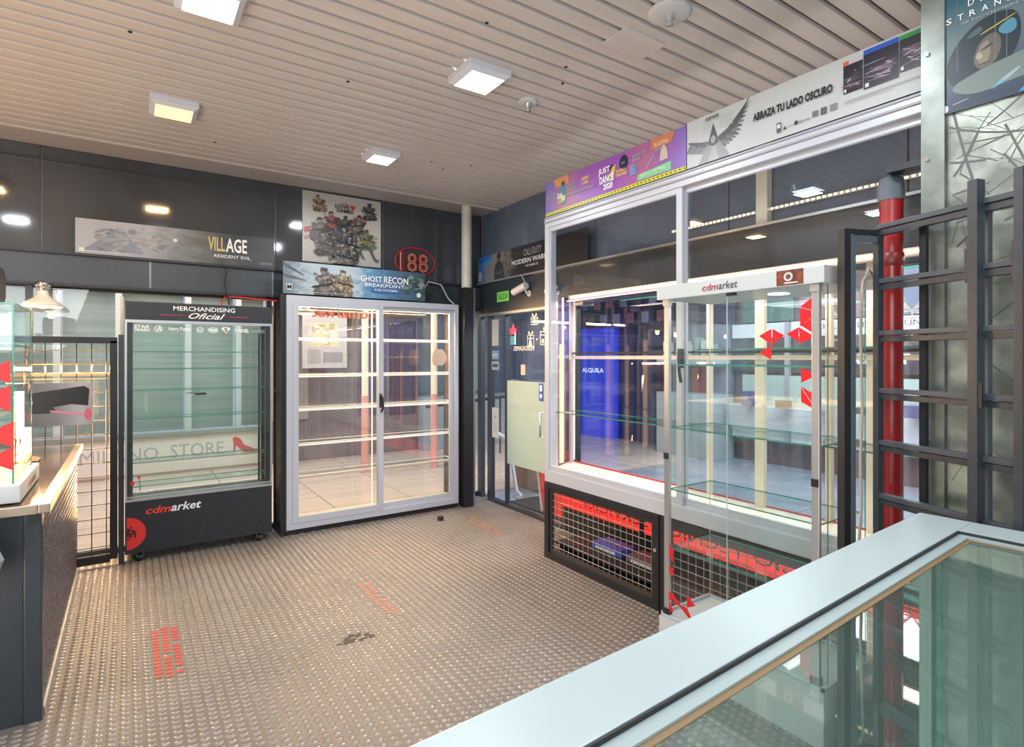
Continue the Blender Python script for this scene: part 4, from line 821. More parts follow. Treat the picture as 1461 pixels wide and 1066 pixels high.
for i in range(7):
    for j in range(10): tile(3.25+i*.8, -2.62+j*.8)
struct(build('ceiling_corridor', B().box(-4, 9.6, 5.36, 10, 3.15, 3.2).box(3.24, 9.6, -3, 5.36, 3.15, 3.2), mat('corridor_ceiling', (.2, .21, .24), .7)), 'dark corridor ceiling')
for i, (x, y) in enumerate([(0, 6.6), (2, 6.6), (.9, 7.6), (5, 1.2), (5, 3.2), (6.6, 2.2), (6.6, 4.4)]):
    o = build('downlight', B().lathe((x, y, 3.14), [(.14, .01), (.14, -.01), (.1, -.012), (.001, -.012)], 16), emis('downlight_glow', (.8, .88, 1), 4) if i == 0 else bpy.data.materials['downlight_glow'], loc=(x, y, 3.13)); tag(o, 'round lit downlight outside, '+['above the mesh door', 'above the white cabinet', 'beyond the black fridge', 'behind the steel rack', 'behind the glass tower', 'above the wide shop', 'above the pale shop bay'][i], 'lamp', 'round downlights in the outside corridor')
# shop opposite the back glass
YB = 8.5
t = thing('opposite_shop', 'opposite shop front with white plinth reading MILANO STORE', 'shop', (.5, YB, 0))
build('plinth', B().bbox(-4, 1.6, YB, YB+.1, .03, .48, .005), mat('plinth_pink', (.62, .55, .54), .5), t)
build('sill', B().box(-4, 1.6, YB-.03, YB+.08, .48, .53), mat('sill_grey', (.2, .2, .19), .6), t)
build('plinth_edge', B().box(-4, 1.6, YB-.01, YB+.1, -.01, .03), mat('skirt', (.3, .22, .18), .6), t)
for a, c in zip([-4, -2.6, -1.5, -.75, -.15, .6, 1.2], [-2.6, -1.5, -.75, -.15, .6, 1.2, 1.6]):
    f = build('window_frame', B().box(a, a+.07, YB+.02, YB+.08, .53, 2.5).box(a, c, YB+.02, YB+.08, 2.42, 2.5), mat('frame_pale', (.38, .41, .42), .4), t)
    build('blind', B().box(a+.07, c, YB+.3, YB+.32, .53, 2.42), mat('blind_greengrey', (.16, .21, .2), .6, noise=((1, 1, 22), (.22, .28, .27))), f)
build('shutter_box', B().box(-4, 1.6, YB-.08, YB+.1, 2.5, 2.95), mat('fascia_grey', (.33, .34, .36), .4, .4), t)
PB = Plane((0, YB, 0), (1, 0, 0), (0, 0, 1), 1, 1)
text('lettering', 'MILANO', PB, -.50, .20, .80, .16, ink_grey, t, fat=.0); text('lettering', 'STORE', PB, .43, .20, .62, .17, ink_grey, t)
shoe = [(1.16, .40), (1.2, .42), (1.26, .38), (1.3, .30), (1.42, .24), (1.5, .2), (1.42, .19), (1.3, .2), (1.2, .3), (1.18, .2), (1.165, .2), (1.17, .3)]
build('red_shoe_emblem', B().prism(shoe, PB.o, PB.u, PB.v, PB.n, .004), mat('shoe_red', (.5, .06, .06), .5), t)
for x in (1.75, ): tag(build('column', B().bbox(x-.08, x+.08, YB-.45, YB-.3, 0, 3.15, .01), mat('column_cream', (.55, .52, .44), .5)), 'cream square column in the corridor outside', 'column')
t = thing('neighbour_shop', 'dark mauve shop front seen through the white cabinet', 'shop', (3.2, YB, 0))
build('wall', B().box(1.6, 3.9, YB, YB+.1, 0, 3.1), mat('mauve_wall', (.13, .105, .12), .5, noise=(2, (.2, .16, .17))), t)
for a, c, cc in ((1.65, 2.15, (.3, .27, .25)), (2.9, 3.35, (.07, .07, .16)), (3.4, 3.85, (.07, .055, .08))): build('window_pane', B().box(a, c, YB-.02, YB, .6, 2.1), mat('pane_%d' % int(a*100), cc, .15), t)
build('awning', B().box(1.6, 3.9, YB-.3, YB, 2.2, 2.5), mat('awning_grey', (.26, .26, .29), .5), t)
t = thing('floor_plan_board', 'pale floor plan board seen through the cabinet upper left', 'board', (2.35, YB-.4, 1.3)); Pp = Plane((1.98, YB-.4, 1.35), (1, 0, 0), (0, 0, 1), .62, .75)
quadsheet(Pp, .03, mat('board_mauve', (.42, .38, .38), .5), paper, 'board', t)
rr = random.Random(6); ink('plan_marks', Pp, [(rect(.15, .4, .8, .85), (.5, .46, .3)), (rect(.1, .08, .4, .35), (.3, .28, .28)), (rect(.45, .1, .9, .3), (.25, .22, .24))]+[(rect(a, c, a+rr.uniform(.03, .15), c+.05), rr.choice([(.35, .3, .15), (.6, .56, .45), (.4, .3, .28)])) for a, c in [(rr.uniform(.15, .7), rr.uniform(.4, .8)) for _ in range(30)]], t)
t = thing('far_shop', 'blue-grey shop front seen through the right half of the cabinet', 'shop', (5.2, YB+.4, 0))
build('wall', B().box(3.9, 7.1, YB+.4, YB+.5, 0, 3.1), mat('bluegrey_wall', (.08, .11, .17), .3, noise=(3, (.16, .19, .24))), t)
for k in range(4): build('window_pane', B().box(4.0+k*.75, 4.6+k*.75, YB+.37, YB+.4, .9, 2.2), mat('shop_glass_%d' % k, [(.12, .16, .2), (.28, .3, .3), (.08, .1, .16), (.22, .24, .26), (.06, .08, .2)][k], .1), t)
build('counter', B().box(3.9, 7.1, YB-.2, YB+.3, 0, .85), mat('far_counter', (.26, .3, .33), .4), t)
build('fascia', B().box(3.9, 7.1, YB+.1, YB+.4, 2.4, 2.75), mat('far_fascia', (.3, .33, .36), .5), t)
for i, (x, y) in enumerate([(2.55, 7.2), (3.45, 7.0)]):
    t = thing('light_column', ['slim cream column with pink foot seen behind the left sliding door', 'slim cream column seen behind the right sliding door'][i], 'column', (x, y, 0)); build('shaft', B().tube([(x, y, 1.0), (x, y, 3.14)], .045, 12), cream_lit, t); build('foot', B().tube([(x, y, 0), (x, y, 1.0)], .05, 12), mat('pink_foot_%d' % i, (.6, .3, .28), .5), t)
t = thing('corridor_railing', 'thin dark handrail crossing the corridor outside', 'railing', (4.4, 7.6, 0))
build('handrail', B().tube([(3.7, 7.8, .75), (5.4, 7.2, .95)], .025, 8), black, t)
for k in range(4): build('baluster', B().tube([(3.8+k*.5, 7.76-k*.17, 0), (3.8+k*.5, 7.76-k*.17, .76+k*.06)], .015, 6), black, t)
t = thing('window_sign', 'blurred red lettering behind the top of the white cabinet', 'sign', (2.0, 5.312, 1.85)); Pz = Plane((1.3, 5.312, 1.84), (1, 0, 0), (0, 0, 1), .9, .2)
text('lettering', 'cdmarket', Pz, .08, .03, .6, .10, mat('dim_red', (.28, .025, .02), .4, emit=(1, .05, .02), estr=.04), t, mirror=True, fat=.02)
# shops opposite the right glass
XB = 7.5
PXr = Plane((XB-.22, 8.62, 0), (0, -1, 0), (0, 0, 1), 1, 1)
t = thing('blue_shop', 'deep blue lit shop front behind the display window', 'shop', (XB, 6.9, 0))
build('wall', B().box(XB, XB+.1, 6.25, 9.0, 0, 3.1), mat('navy_wall', (.02, .025, .09), .3), t)
build('blue_panel', B().box(XB-.2, XB, 7.55, 8.75, 0, 2.05), mat('blue_panel_paint', (.02, .04, .5), .3, emit=(.02, .05, 1), estr=.28), t)
build('shelf_box', B().box(XB-.2, XB, 6.25, 8.75, 2.05, 2.75), mat('shelf_box_navy', (.01, .012, .05), .3), t)
rr = random.Random(12)
for k in range(14): build('boxed_item', B().box(XB-.26, XB-.2, 6.3+k*.17, 6.3+k*.17+.11, 2.1+(k % 2)*.3, 2.28+(k % 2)*.3), mat('item_%d' % k, rr.choice([(.12, .12, .24), (.06, .06, .1), (.2, .2, .32), (.2, .08, .12)]), .4), t)
build('light_tube', B().box(XB-.3, XB-.28, 7.0, 8.4, 2.72, 2.76), emis('violet_tube', (.6, .5, 1), 3), t)
text('lettering', 'iPad - Watch', PXr, .3, 1.78, .6, .09, ink_grey, t); text('lettering', 'ALQUILA', PXr, .3, 1.2, .6, .10, mat('lit_white', (.8, .85, .9), .4, emit=(.7, .8, 1), estr=.5), t, fat=.02)
t = thing('glass_cabinet_shop', 'pale shop bay with stacked goods behind the display window', 'shop', (XB, 5.5, 0))
build('wall', B().box(XB, XB+.1, 5.12, 6.22, 0, 3.1), mat('bay_wall', (.1, .1, .14), .4), t); build('counter', B().box(XB-.5, XB, 5.15, 6.2, 0, .95), mat('pale_counter', (.34, .4, .42), .4), t)
build('back_panel', B().box(XB-.1, XB, 5.15, 6.2, .95, 2.0), mat('bay_grey', (.2, .2, .25), .5), t); build('red_panel', B().box(XB-.14, XB-.1, 5.5, 5.8, .95, 1.6), mat('bay_red', (.35, .06, .06), .5), t)
for k in range(8): build('boxed_item', B().box(XB-.45, XB-.3, 5.2+k*.12, 5.27+k*.12, 1.5, 1.5+.2+.05*(k % 3)), mat('good_%d' % k, rr.choice([(.5, .5, .45), (.2, .3, .3), (.12, .12, .14)]), .5), t)
build('shelf', B().box(XB-.5, XB-.1, 5.15, 6.2, 1.4, 1.5), mat('bay_shelf', (.45, .45, .48), .5), t)
t = thing('wide_shop', 'wide grey shop front behind the glass tower, white bands above and below', 'shop', (XB, 3, 0))
build('wall', B().box(XB, XB+.1, -2.5, 5.1, 0, 3.1), mat('maroon_wall', (.14, .09, .1), .5, noise=(2, (.09, .08, .1))), t)
build('white_band', B().box(XB-.1, XB, -.5, 5.1, 1.78, 1.98), mat('band_white', (.55, .56, .6), .5), t)
build('lower_band', B().box(XB-.2, XB, -.5, 5.1, .5, .82), mat('band_white_low', (.5, .52, .56), .5), t)
build('pale_counter', B().box(XB-.15, XB, 1.6, 4.9, .82, 1.25), mat('counter_greengrey', (.34, .42, .4), .4), t)
build('dark_display', B().box(XB-.08, XB, -.5, 5.1, 1.3, 1.78), mat('display_dark', (.05, .055, .07), .2), t)
for a in (4.2, 3.1, 2.0, .9): build('mullion', B().box(XB-.16, XB-.1, a, a+.06, .82, 1.98), mat('mullion_grey', (.3, .29, .32), .4) if a == 4.2 else bpy.data.materials['mullion_grey'], t)
for k, (y, z, c) in enumerate([(4.6, 2.2, (.1, .16, .16)), (3.7, 2.2, (.2, .14, .16)), (2.6, 2.2, (.12, .14, .2)), (1.6, 2.2, (.16, .16, .18))]): build('picture_panel', B().box(XB-.05, XB, y-.4, y+.4, 2.0, 2.6), mat('pic_%d' % k, c, .3), t)
PW = Plane((XB-.22, 5.0, 0), (0, -1, 0), (0, 0, 1), 1, 1)
text('lettering', 'BERRUET', PW, 1.6, 1.42, .65, .12, ink_white, t, fat=.03); text('lettering', 'B*P', PW, 2.9, .6, .42, .15, ink_black, t, fat=.03); text('lettering', 'CHILE  OLIS  SAMSUNET', PW, 1.2, 1.86, 1.3, .07, ink_black, t)
for k in range(5): build('goods', B().bbox(XB-.4, XB-.25, 4.6-k*.5, 4.75-k*.5, .83, .83+[.2, .1, .16, .08, .14][k], .01), mat('goods_%d' % k, [(.05, .05, .2), (.05, .05, .06), (.4, .4, .4), (.05, .05, .06), (.1, .1, .2)][k], .4), t)
t = thing('green_sign_band', 'green-lit sign band running above the corridor shops', 'sign', (XB-1, 3, 2.3))
build('band', B().box(XB-1.9, XB-1.86, -1.5, 5.6, 2.28, 2.62), mat('green_band', (.05, .28, .2), .4, emit=(.05, .6, .4), estr=.25), t)
build('light_line', B().box(XB-1.93, XB-1.9, -1.5, 5.6, 2.62, 2.635), emis('green_line', (.3, 1, .7), 1.2), t)
for k, (y, w_) in enumerate([(3.0, .25), (2.4, .5), (1.6, .3), (1.1, .4)]): build('pale_panel', B().box(XB-1.94, XB-1.9, y, y+w_, 2.34, 2.56), mat('pale_sign_%d' % k, (.4, .6, .48), .5), t)
# things beyond the glass door
t = thing('red_board', 'red tapered board standing outside the glass door', 'board', (3.35, 4.1, 0))
build('board', B().prism([(.0, .0), (.30, .0), (.42, .62), (-.12, .62)], (3.30, 4.33, .016), (0, -1, 0), (0, 0, 1), (1, 0, 0), .05), mat('bright_red', (.75, .03, .02), .4, emit=(1, .02, .01), estr=.15), t)
build('white_edge', B().tube([(3.29, 4.34, .018), (3.29, 4.46, .62)], .012, 6), white_paint, t)
t = thing('white_stand', 'curved white stand outside the left pane of the glass door', 'stand', (3.5, 5.15, 0))
build('leg', B().tube([(3.5, 4.98, .0), (3.48, 5.05, .05), (3.45, 5.12, .45), (3.45, 5.2, .6), (3.45, 5.5, .66)], [.018, .018, .022, .025, .025], 8), mat('stand_grey', (.45, .46, .5), .4), t)
build('handrail', B().tube([(3.42, 5.05, .7), (3.42, 5.05, 1.26), (3.42, 4.6, 1.22)], .012, 8), cool_alu, t); build('foot', B().box(3.4, 3.6, 4.86, 5.0, 0, .012), cool_alu, t)
tag(build('black_doormat', B().bbox(3.26, 4.2, 3.9, 4.85, .0, .014, .003), black_matt), 'black mat lying outside the glass door', 'mat')
tag(build('cardboard_box', B().bbox(3.75, 4.1, 4.9, 5.5, .001, .55, .01), mat('cardboard_dim', (.16, .11, .08), .7)), 'dim brown box standing outside behind the door', 'box')
t = thing('vertical_sign', 'narrow blue and white vertical sign outside right of the corner post', 'sign', (3.3, 5.6, .9)); Pv2 = Plane((3.0, 5.45, .9), (1, 0, 0), (0, 0, 1), .14, .95)
quadsheet(Pv2, .02, mat('sign_blue', (.04, .1, .4), .4), paper, 'board', t); build('pole', B().tube([(3.07, 5.47, 0), (3.07, 5.47, .92)], .015, 8), cool_alu, t)
for k, ch in enumerate('AQUILA'): text('letter', ch, Pv2, .03, .78-k*.15, .08, .11, ink_white, t)

# ------------------------------------------------------------------ glass tower display (right)
TX0, TX1, TY0, TY1 = 2.18, 2.575, 1.11, 1.915
t = thing('glass_display_tower', 'tall glass display tower with white header and red triangle stickers', 'display case', (2.38, 1.51, 0))
bs = build('base_box', B().bbox(TX0, TX1, TY0, TY1, 0, .222, .003), white_paint, t)
build('base_rim', B().box(TX0, TX0+.012, TY0, TY1, .222, .236).box(TX1-.012, TX1, TY0, TY1, .222, .236).box(TX0, TX1, TY0, TY0+.012, .222, .236).box(TX0, TX1, TY1-.012, TY1, .222, .236), white_alu, bs)
build('header', B().bbox(TX0-.005, TX1+.03, TY0-.005, TY1+.01, 1.785, 1.852, .003), mat('header_white', (.44, .47, .47), .35), t)
for z in (1.18, .76, .44)[0:0]: pass
for nm_, bb in (('front_pane', (TX0+.018, TX0+.023, TY0+.03, TY1-.03)), ('back_pane', (TX1-.023, TX1-.018, TY0+.03, TY1-.03)), ('side_pane', (TX0+.03, TX1-.025, TY0+.018, TY0+.023)), ('side_pane', (TX0+.03, TX1-.025, TY1-.023, TY1-.018))):
    build(nm_, B().box(*bb, .225, 1.785), clear, t)
pale_edge = mat('pale_glass_edge', (.42, .5, .5), .2)
for x, y, m_ in ((TX1-.02, TY0+.02, glass_edge), (TX1-.02, TY1-.02, pale_edge), (TX0+.02, (TY0+TY1)/2+.03, pale_edge), (TX0+.07, TY0+.02, glass_edge)): build('glass_edge', B().box(x-.0015, x+.0015, y-.0015, y+.0015, .225, 1.785), m_, t)
for y in (TY0+.045, TY1-.03):
    p = build('upright', B().bbox(TX0+.012, TX0+.03, y-.022, y+.008, .235, 1.785, .002), cool_alu, t)
    build('clip', B().box(TX0+.005, TX0+.034, y-.025, y+.011, .235, .265).box(TX0+.005, TX0+.012, y-.02, y+.006, 1.0, 1.03), black, p); build('hinge', B().box(TX0+.005, TX0+.034, y-.025, y+.011, 1.755, 1.785), cool_alu, p)
build('top_clip', B().box(TX0+.01, TX0+.03, 1.5, 1.54, 1.772, 1.785), black, t)
for z in (1.46, 1.15, .845, .56): build('glass_shelf', B().box(TX0+.035, TX1-.03, TY0+.035, TY1-.035, z, z+.006, 0, 1), [shelf_glass, glass_edge], t)
area('tower_light', (2.38, 1.5, 1.77), (0, 0, 0), .2, .4, 1.5, (.9, .95, 1))
build('lamp_disc', B().lathe((2.4, 1.42, 1.786), [(.045, .0), (.045, -.004), (.001, -.004)], 20), emis('disc_glow', (.85, .92, 1), 3), t)
Ph2 = Plane((TX0-.005, TY1+.01, 1.785), (0, -1, 0), (0, 0, 1), .82, .067)
text('lettering', 'cdm', Ph2, .27, .018, .085, .03, mat('logo_dark_red', (.3, .03, .05), .4), t, shear=.15, fat=.015); text('lettering', 'arket', Ph2, .357, .018, .095, .034, mat('logo_grey', (.06, .06, .07), .4), t, shear=.15, fat=.01)
Pst = Plane((TX0-.0065, TY1+.01-.63, 1.789), (0, -1, 0), (0, 0, 1), .11, .06)
st = quadsheet(Pst, .0008, mat('sticker_rust', (.25, .05, .02), .4, noise=(60, (.05, .02, .02))), black, 'sticker', t)
ink('printed_mark', Pst, [(ell(.45, .55, .17, .3), (.55, .5, .48)), (ell(.45, .55, .1, .18), (.1, .06, .05)), (rect(.3, .1, .8, .18), (.6, .6, .6))], st)
# red triangles, positions on the front pane (distance from far end, height)
Pt3 = Plane((TX0+.0165, TY1, 0), (0, -1, 0), (0, 0, 1), .8, 1.8)
trg = []
def T(*p): trg.append(p)
T((.705, 1.70), (.77, 1.745), (.77, 1.68)); T((.705, 1.695), (.77, 1.675), (.705, 1.62)); T((.77, 1.67), (.77, 1.585), (.71, 1.625)); T((.70, 1.62), (.765, 1.58), (.705, 1.555))
T((.65, 1.595), (.70, 1.62), (.70, 1.56)); T((.59, 1.595), (.59, 1.55), (.64, 1.59)); T((.53, 1.59), (.585, 1.618), (.585, 1.552)); T((.53, 1.52), (.585, 1.545), (.585, 1.49)) if 0 else None
T((.59, 1.618), (.64, 1.59), (.59, 1.552))
T((.53, 1.52), (.585, 1.548), (.585, 1.490)); T((.71, 1.46), (.71, 1.40), (.77, 1.43)); T((.71, 1.385), (.775, 1.35), (.775, 1.29)); T((.71, 1.38), (.71, 1.325), (.77, 1.295))
T((.03, .60), (.03, .52), (.08, .555)); T((.03, .54), (.075, .50), (.075, .55)); T((.03, .46), (.075, .475), (.075, .43)); T((.03, .35), (.085, .345), (.03, .30)); T((.03, .345), (.03, .24), (.08, .26)); T((.03, .37), (.1, .325), (.03, .3)); T((.16, .37), (.16, .31), (.21, .335)); T((.11, .305), (.16, .31), (.19, .25)); T((.13, .295), (.2, .25), (.16, .31)); T((.085, .34), (.13, .305), (.085, .30))
stk = mat('sticker_red', (.62, .01, .02), .35)
for i, p in enumerate(trg): build('red_triangle', B().prism(p, Pt3.o+Pt3.n*(.0002*i), Pt3.u, Pt3.v, Pt3.n, .0004), stk, t)

# ------------------------------------------------------------------ red pipe, steel wall, black rack
t = thing('red_pipe', 'thick red vertical pipe with grey coupling beside the steel wall', 'pipe', (2.5, 1.01, 0))
build('pipe', B().tube([(2.5, 1.01, 0), (2.5, 1.01, 2.13)], .041, 24), pipe_red, t)
build('coupling', B().lathe((2.5, 1.01, 2.12), [(.043, 0), (.047, .001), (.047, .001), (.047, .06), (.047, .06), (.044, .061), (.044, .061), (.044, .082), (.044, .082), (.036, .09), (.036, .09), (.001, .09)], 12), grey_cap, t)
build('coupling', B().lathe((2.5, 1.01, 1.86), [(.041, 0), (.0445, .003), (.0445, .05), (.041, .053)], 24), mat('pipe_dark_red', (.2, .02, .02), .4), t)
build('bracket', B().box(2.43, 2.5, .86, 1.0, 2.215, 2.24), black, t)
steel = mat('steel_grain_reflections', (.42, .46, .40), .33, .45, noise=(7, (.17, .19, .165)), bump=(14, .35))  # noise contrast carries grain and dark mottled reflections put into the colour
ws = struct(build('wall_steel', B().box(2.42, 2.56, -.6, .835, 0, CEIL), steel), 'pale green steel clad wall with painted mottled reflections and marker scribbles')
build('corner_strip', B().bbox(2.405, 2.57, .835, .872, 1.5, CEIL, .003).box(2.40, 2.405, .80, .872, 0, CEIL), mat('steel_edge', (.24, .27, .24), .35, .5, noise=(12, (.16, .18, .16))), ws)
for z in (2.22, 2.6, 1.2): build('bolt', B().tube([(2.398, .852, z), (2.392, .852, z)], .008, 10), chrome, ws)
b = B(); rr = random.Random(41)
for k in range(90):
    y = rr.uniform(.3, .8); z = rr.choice([rr.uniform(1.95, 2.42)]*3+[rr.uniform(.9, 2.0)]); a = rr.uniform(0, PI); L = rr.uniform(.1, .34); c = rr.uniform(-1.2, 1.2); pts = []
    for i in range(7):
        s = (i/6-.5)*L; yy = y+s*math.cos(a)+c*s*s*math.sin(a); zz = z+s*math.sin(a)-c*s*s*math.cos(a); pts.append((yy, zz))
    w_ = rr.choice([rr.uniform(.0006, .0018), rr.uniform(.002, .0042)])
    for i in range(6):
        (y0, z0), (y1, z1) = pts[i], pts[i+1]; dx, dz = y1-y0, z1-z0; m_ = math.hypot(dx, dz) or 1; nx, nz = -dz/m_*w_, dx/m_*w_
        q = [(y0+nx, z0+nz), (y1+nx, z1+nz), (y1-nx, z1-nz), (y0-nx, z0-nz)]
        if all(-.5 < p[0] < .795 for p in q): b.add([(2.4192-.00001*k, p[0], p[1]) for p in q], [(0, 1, 2, 3)])
tag(build('marker_scribble', b, mat('marker_line', (.10, .12, .11), .5), ws), kind='stuff')
t = thing('poster', 'dark blue poster of a hooded figure reading STRANDING on the steel wall', 'poster', (2.4, .3, 2.36)); Pd2 = Plane((2.408, .828, 2.365), (0, -1, 0), (0, 0, 1), .95, .64)
quadsheet(Pd2, .004, backdrop('teal_print', [(0, (.02, .035, .06)), (.22, (.06, .09, .12)), (.4, (.09, .14, .15)), (.6, (.02, .09, .13)), (1, (.015, .10, .17))], 3, .5, horizontal=False, amt=.3), black, 'board', t)
def A(y, z): return ((.828-y)/.95, (z-2.365)/.64)
sh = [([A(.828, 2.78), A(.80, 2.80), A(.76, 3.0), A(.828, 3.0)], (.02, .2, .5)), ([A(.60, 2.37), A(.54, 2.43), A(.5, 2.37)], (.02, .25, .55))]
hood = [(.80, 2.50), (.79, 2.56), (.75, 2.62), (.70, 2.655), (.64, 2.66), (.60, 2.64), (.59, 2.56), (.62, 2.48), (.70, 2.44), (.77, 2.44)]
sh += [([A(*p) for p in hood], (.012, .022, .03)), ([A(.715, 2.50), A(.72, 2.53), (A(.70, 2.585)), A(.655, 2.60), A(.64, 2.55), A(.655, 2.50), A(.69, 2.475)], (.2, .18, .13)), ([A(.70, 2.55), A(.665, 2.565), A(.665, 2.555), A(.70, 2.545)], (.03, .03, .03)), ([A(.715, 2.525), A(.705, 2.55), A(.69, 2.525), A(.70, 2.52)], (.32, .28, .2)), ([A(.705, 2.505), A(.67, 2.505), A(.67, 2.498), A(.70, 2.498)], (.08, .05, .04)),
       ([A(.66, 2.60), A(.61, 2.63), A(.60, 2.58), A(.63, 2.57)], (.06, .2, .28)), ([A(.75, 2.60), A(.70, 2.64), A(.69, 2.61)], (.05, .09, .09)), ([A(.70, 2.605), A(.605, 2.635), A(.605, 2.631), A(.70, 2.60)], (.4, .35, .02)),
       ([A(.80, 2.45), A(.70, 2.485), A(.60, 2.50), A(.5, 2.52), A(.5, 2.42), A(.6, 2.42), A(.72, 2.40)], (.13, .17, .16)), ([A(.66, 2.42), A(.6, 2.455), A(.59, 2.45), A(.65, 2.41)], (.25, .33, .35)), ([A(.68, 2.40), A(.64, 2.43), A(.63, 2.42)], (.1, .3, .4)), ([A(.79, 2.37), A(.81, 2.37), A(.81, 2.395), A(.79, 2.395)], (.55, .58, .6)), ([A(.78, 2.392), A(.73, 2.4), A(.73, 2.398), A(.78, 2.389)], (.4, .42, .45))]
sh = sh[:2]+[(smooth(p), c) for p, c in sh[2:]]
sh[3] = (sh[3][0], (.10, .09, .07)); sh.insert(4, (smooth([A(.712, 2.515), A(.70, 2.57), A(.675, 2.58), A(.672, 2.52), A(.69, 2.49)]), (.19, .17, .125)))
sh += [([A(y_, 3.0), A(y_, 2.5), A(y_-.0015, 2.5), A(y_-.0015, 3.0)], (.12, .2, .25)) for y_ in (.80, .765, .66, .63)]
ink('printed_artwork', Pd2, sh, t)
for k, ch in enumerate('STRANDING'): text('letter', ch, Pd2, .031+k*.034, .315, .017, .02, ink_white, t, zoff=.003)
for k, ch in enumerate('DEATH'): text('letter', ch, Pd2, .095+k*.034, .352, .017, .02, ink_white, t, zoff=.003)
text('lettering', '08 NOVIEMBRE 2019', Pd2, .075, .295, .21, .009, ink_grey, t, zoff=.003)

# rack: local x runs along the rack from its far-left post toward the right
RA = math.radians(71.9+180)
t = thing('steel_rack', 'black steel ladder rack standing before the steel wall behind the counter', 'rack', (2.343, .991, 0), RA)
H = 2.0
def rb(x0, x1, y0, y1, z0, z1, nm_, m_=dark_steel, par=None): return build(nm_, B().bbox(x0, x1, y0, y1, z0, z1, .002), m_, par or t, local=True)
rb(-.012, .012, -.012, .014, 0, H-.02, 'post'); rb(.345, .375, -.035, 0, 0, H+.06, 'post'); rb(.475, .5, -.035, 0, 0, H+.06, 'post')
rb(.12, .145, .05, .065, 0, H-.02, 'rear_post', black); rb(.30, .35, .05, .07, 0, H-.02, 'rear_post', mat('rack_blue', (.07, .09, .11), .4)); rb(.455, .475, .05, .07, 0, H-.02, 'rear_post')
for z in (H, 1.795, 1.60, 1.385, 1.19, .99, .79, .5, .2):
    r_ = rb(0, .49, -.004, .022, z-.042, z-.022, 'rail'); rb(0, .49, -.01, .02, z-.018, z, 'rail_lip', mat('rack_grey', (.05, .062, .078), .35) if 'rack_grey' not in bpy.data.materials else bpy.data.materials['rack_grey'], r_)
rb(0, .49, .02, .065, H-.012, H, 'top_plate')
for x in (.325, .46): rb(x, x+.03, -.02, .0, 1.80, 1.85, 'bracket'); rb(x, x+.01, -.02, 0, 1.74, 1.80, 'bracket')
rb(.378, .39, -.036, -.03, 1.34, 1.42, 'latch', black)
# hinged leaf at the rack's left
t2 = thing('rack_leaf', 'narrow black open frame standing against the left end of the rack', 'frame', (2.343, .991, 0), math.radians(158))
def lb_(x0, x1, y0, y1, z0, z1, nm_, m_=dark_steel): return build(nm_, B().bbox(x0, x1, y0, y1, z0, z1, .002), m_, t2, local=True)
lb_(.135, .162, -.02, .015, 0, H-.022, 'post', black); lb_(.112, .134, -.005, .015, .02, H-.05, 'inner_post', mat('leaf_grey', (.08, .1, .12), .35)); lb_(.014, .135, -.02, .015, H-.042, H-.022, 'top_bar', black); lb_(.014, .112, -.005, .012, H-.07, H-.045, 'inner_bar', bpy.data.materials['leaf_grey']); lb_(.014, .135, -.02, .015, 0.0, .03, 'bottom_bar', black)
pts = [(2.56, 1.095, 1.83), (2.50, 1.09, 1.86), (2.43, 1.085, 1.80), (2.415, 1.085, 1.6), (2.43, 1.085, 1.3), (2.415, 1.085, 1.1), (2.42, 1.085, .9), (2.38, 1.085, .6), (2.42, 1.085, .3), (2.40, 1.07, .01), (2.33, 1.05, .008)]
tag(build('power_cable', B().tube(pts, .006, 8), cable_m), 'pale cable dangling beside the glass tower and red pipe', 'cable')
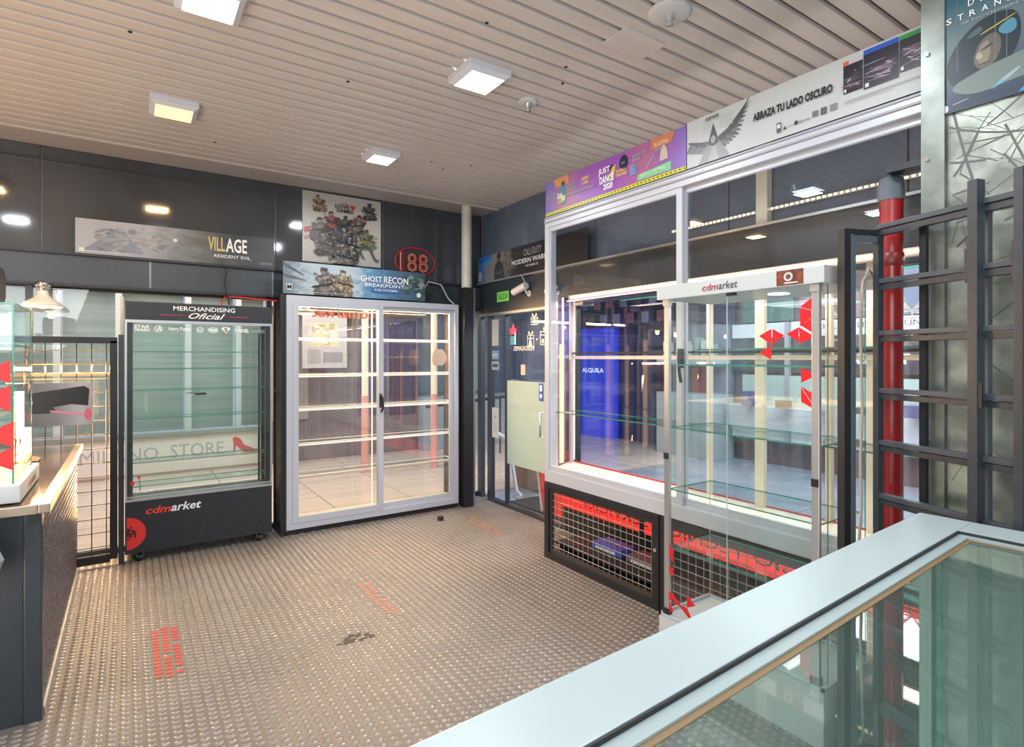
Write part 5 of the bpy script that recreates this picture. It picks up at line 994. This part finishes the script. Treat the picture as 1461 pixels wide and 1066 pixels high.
# white star / gift decals on the far display glass
t = thing('window_decal', 'white gift and star decals on the right display window', 'decal', (2.97, 1.3, 1.6)); Pn = Plane((3.14, 1.65, 1.55), (0, -1, 0), (0, 0, 1), .75, .4)
ink('gift_mark', Pn, outline(.1, .1, .26, .42, .01, W_)+outline(.55, .1, .71, .45, .01, W_)+[(star(.46, .85, .04), W_), (star(.8, .8, .04), W_), (star(.9, .2, .04), W_), (star(.36, .5, .035), W_)], t)

# ------------------------------------------------------------------ foreground counter
t = thing('glass_showcase_counter', 'large foreground showcase counter with wide pale rim and glass top', 'counter', (2.11, .77, 0), math.radians(3))
def cb(b, nm_, m_): return build(nm_, b, m_, t, local=True)
L, Dp, rw = 2.35, 1.15, .135
cb(B().bbox(-L, 0, -rw, 0, .965, 1.0, .003).bbox(-rw, 0, -Dp, -rw, .965, 1.0, .003), 'rim', counter_white)
cb(B().box(-L, -rw, -rw-.004, -rw, .986, .9985).box(-rw-.004, -rw, -Dp, -rw-.004, .986, .9985), 'gasket', gasket)
cb(B().box(-L, -rw-.004, -rw-.030, -rw-.004, .9855, .991).box(-rw-.030, -rw-.004, -Dp, -rw-.030, .9855, .991), 'inner_ledge', mat('ledge_pale', (.3, .37, .37), .4))
cb(B().box(-L, -rw-.03, -rw-.042, -rw-.03, .9855, .987).box(-rw-.042, -rw-.03, -Dp, -rw-.042, .9855, .987), 'wood_strip', wood_strip)
cb(B().box(-L, -rw-.004, -Dp, -rw-.004, .981, .985), 'top_glass', counter_glass)
cb(B().box(-L, -.04, -.075, -.069, .12, .965, 0), 'front_glass', green_glass)
cb(B().box(-.075, -.069, -Dp, -.08, .12, .965, 0), 'end_glass', end_glass)
cb(B().box(-.08, -.066, -.08, -.066, .12, .965), 'corner_joint', glass_edge)
cb(B().bbox(-L, -.01, -Dp, -.01, .0, .12, .004), 'plinth', mat('plinth_grey', (.25, .3, .3), .5))
cb(B().bbox(-.045, -.012, -.045, -.012, .12, .965, .002).bbox(-.045, -.012, -Dp, -Dp+.03, .12, .965, .002).bbox(-L, -L+.03, -.045, -.012, .12, .965, .002), 'corner_post', mat('post_palegreen', (.42, .52, .49), .4))
cb(B().bbox(-.60, -.58, -rw-.03, -rw-.004, .965, .981, .002), 'clip', chrome)
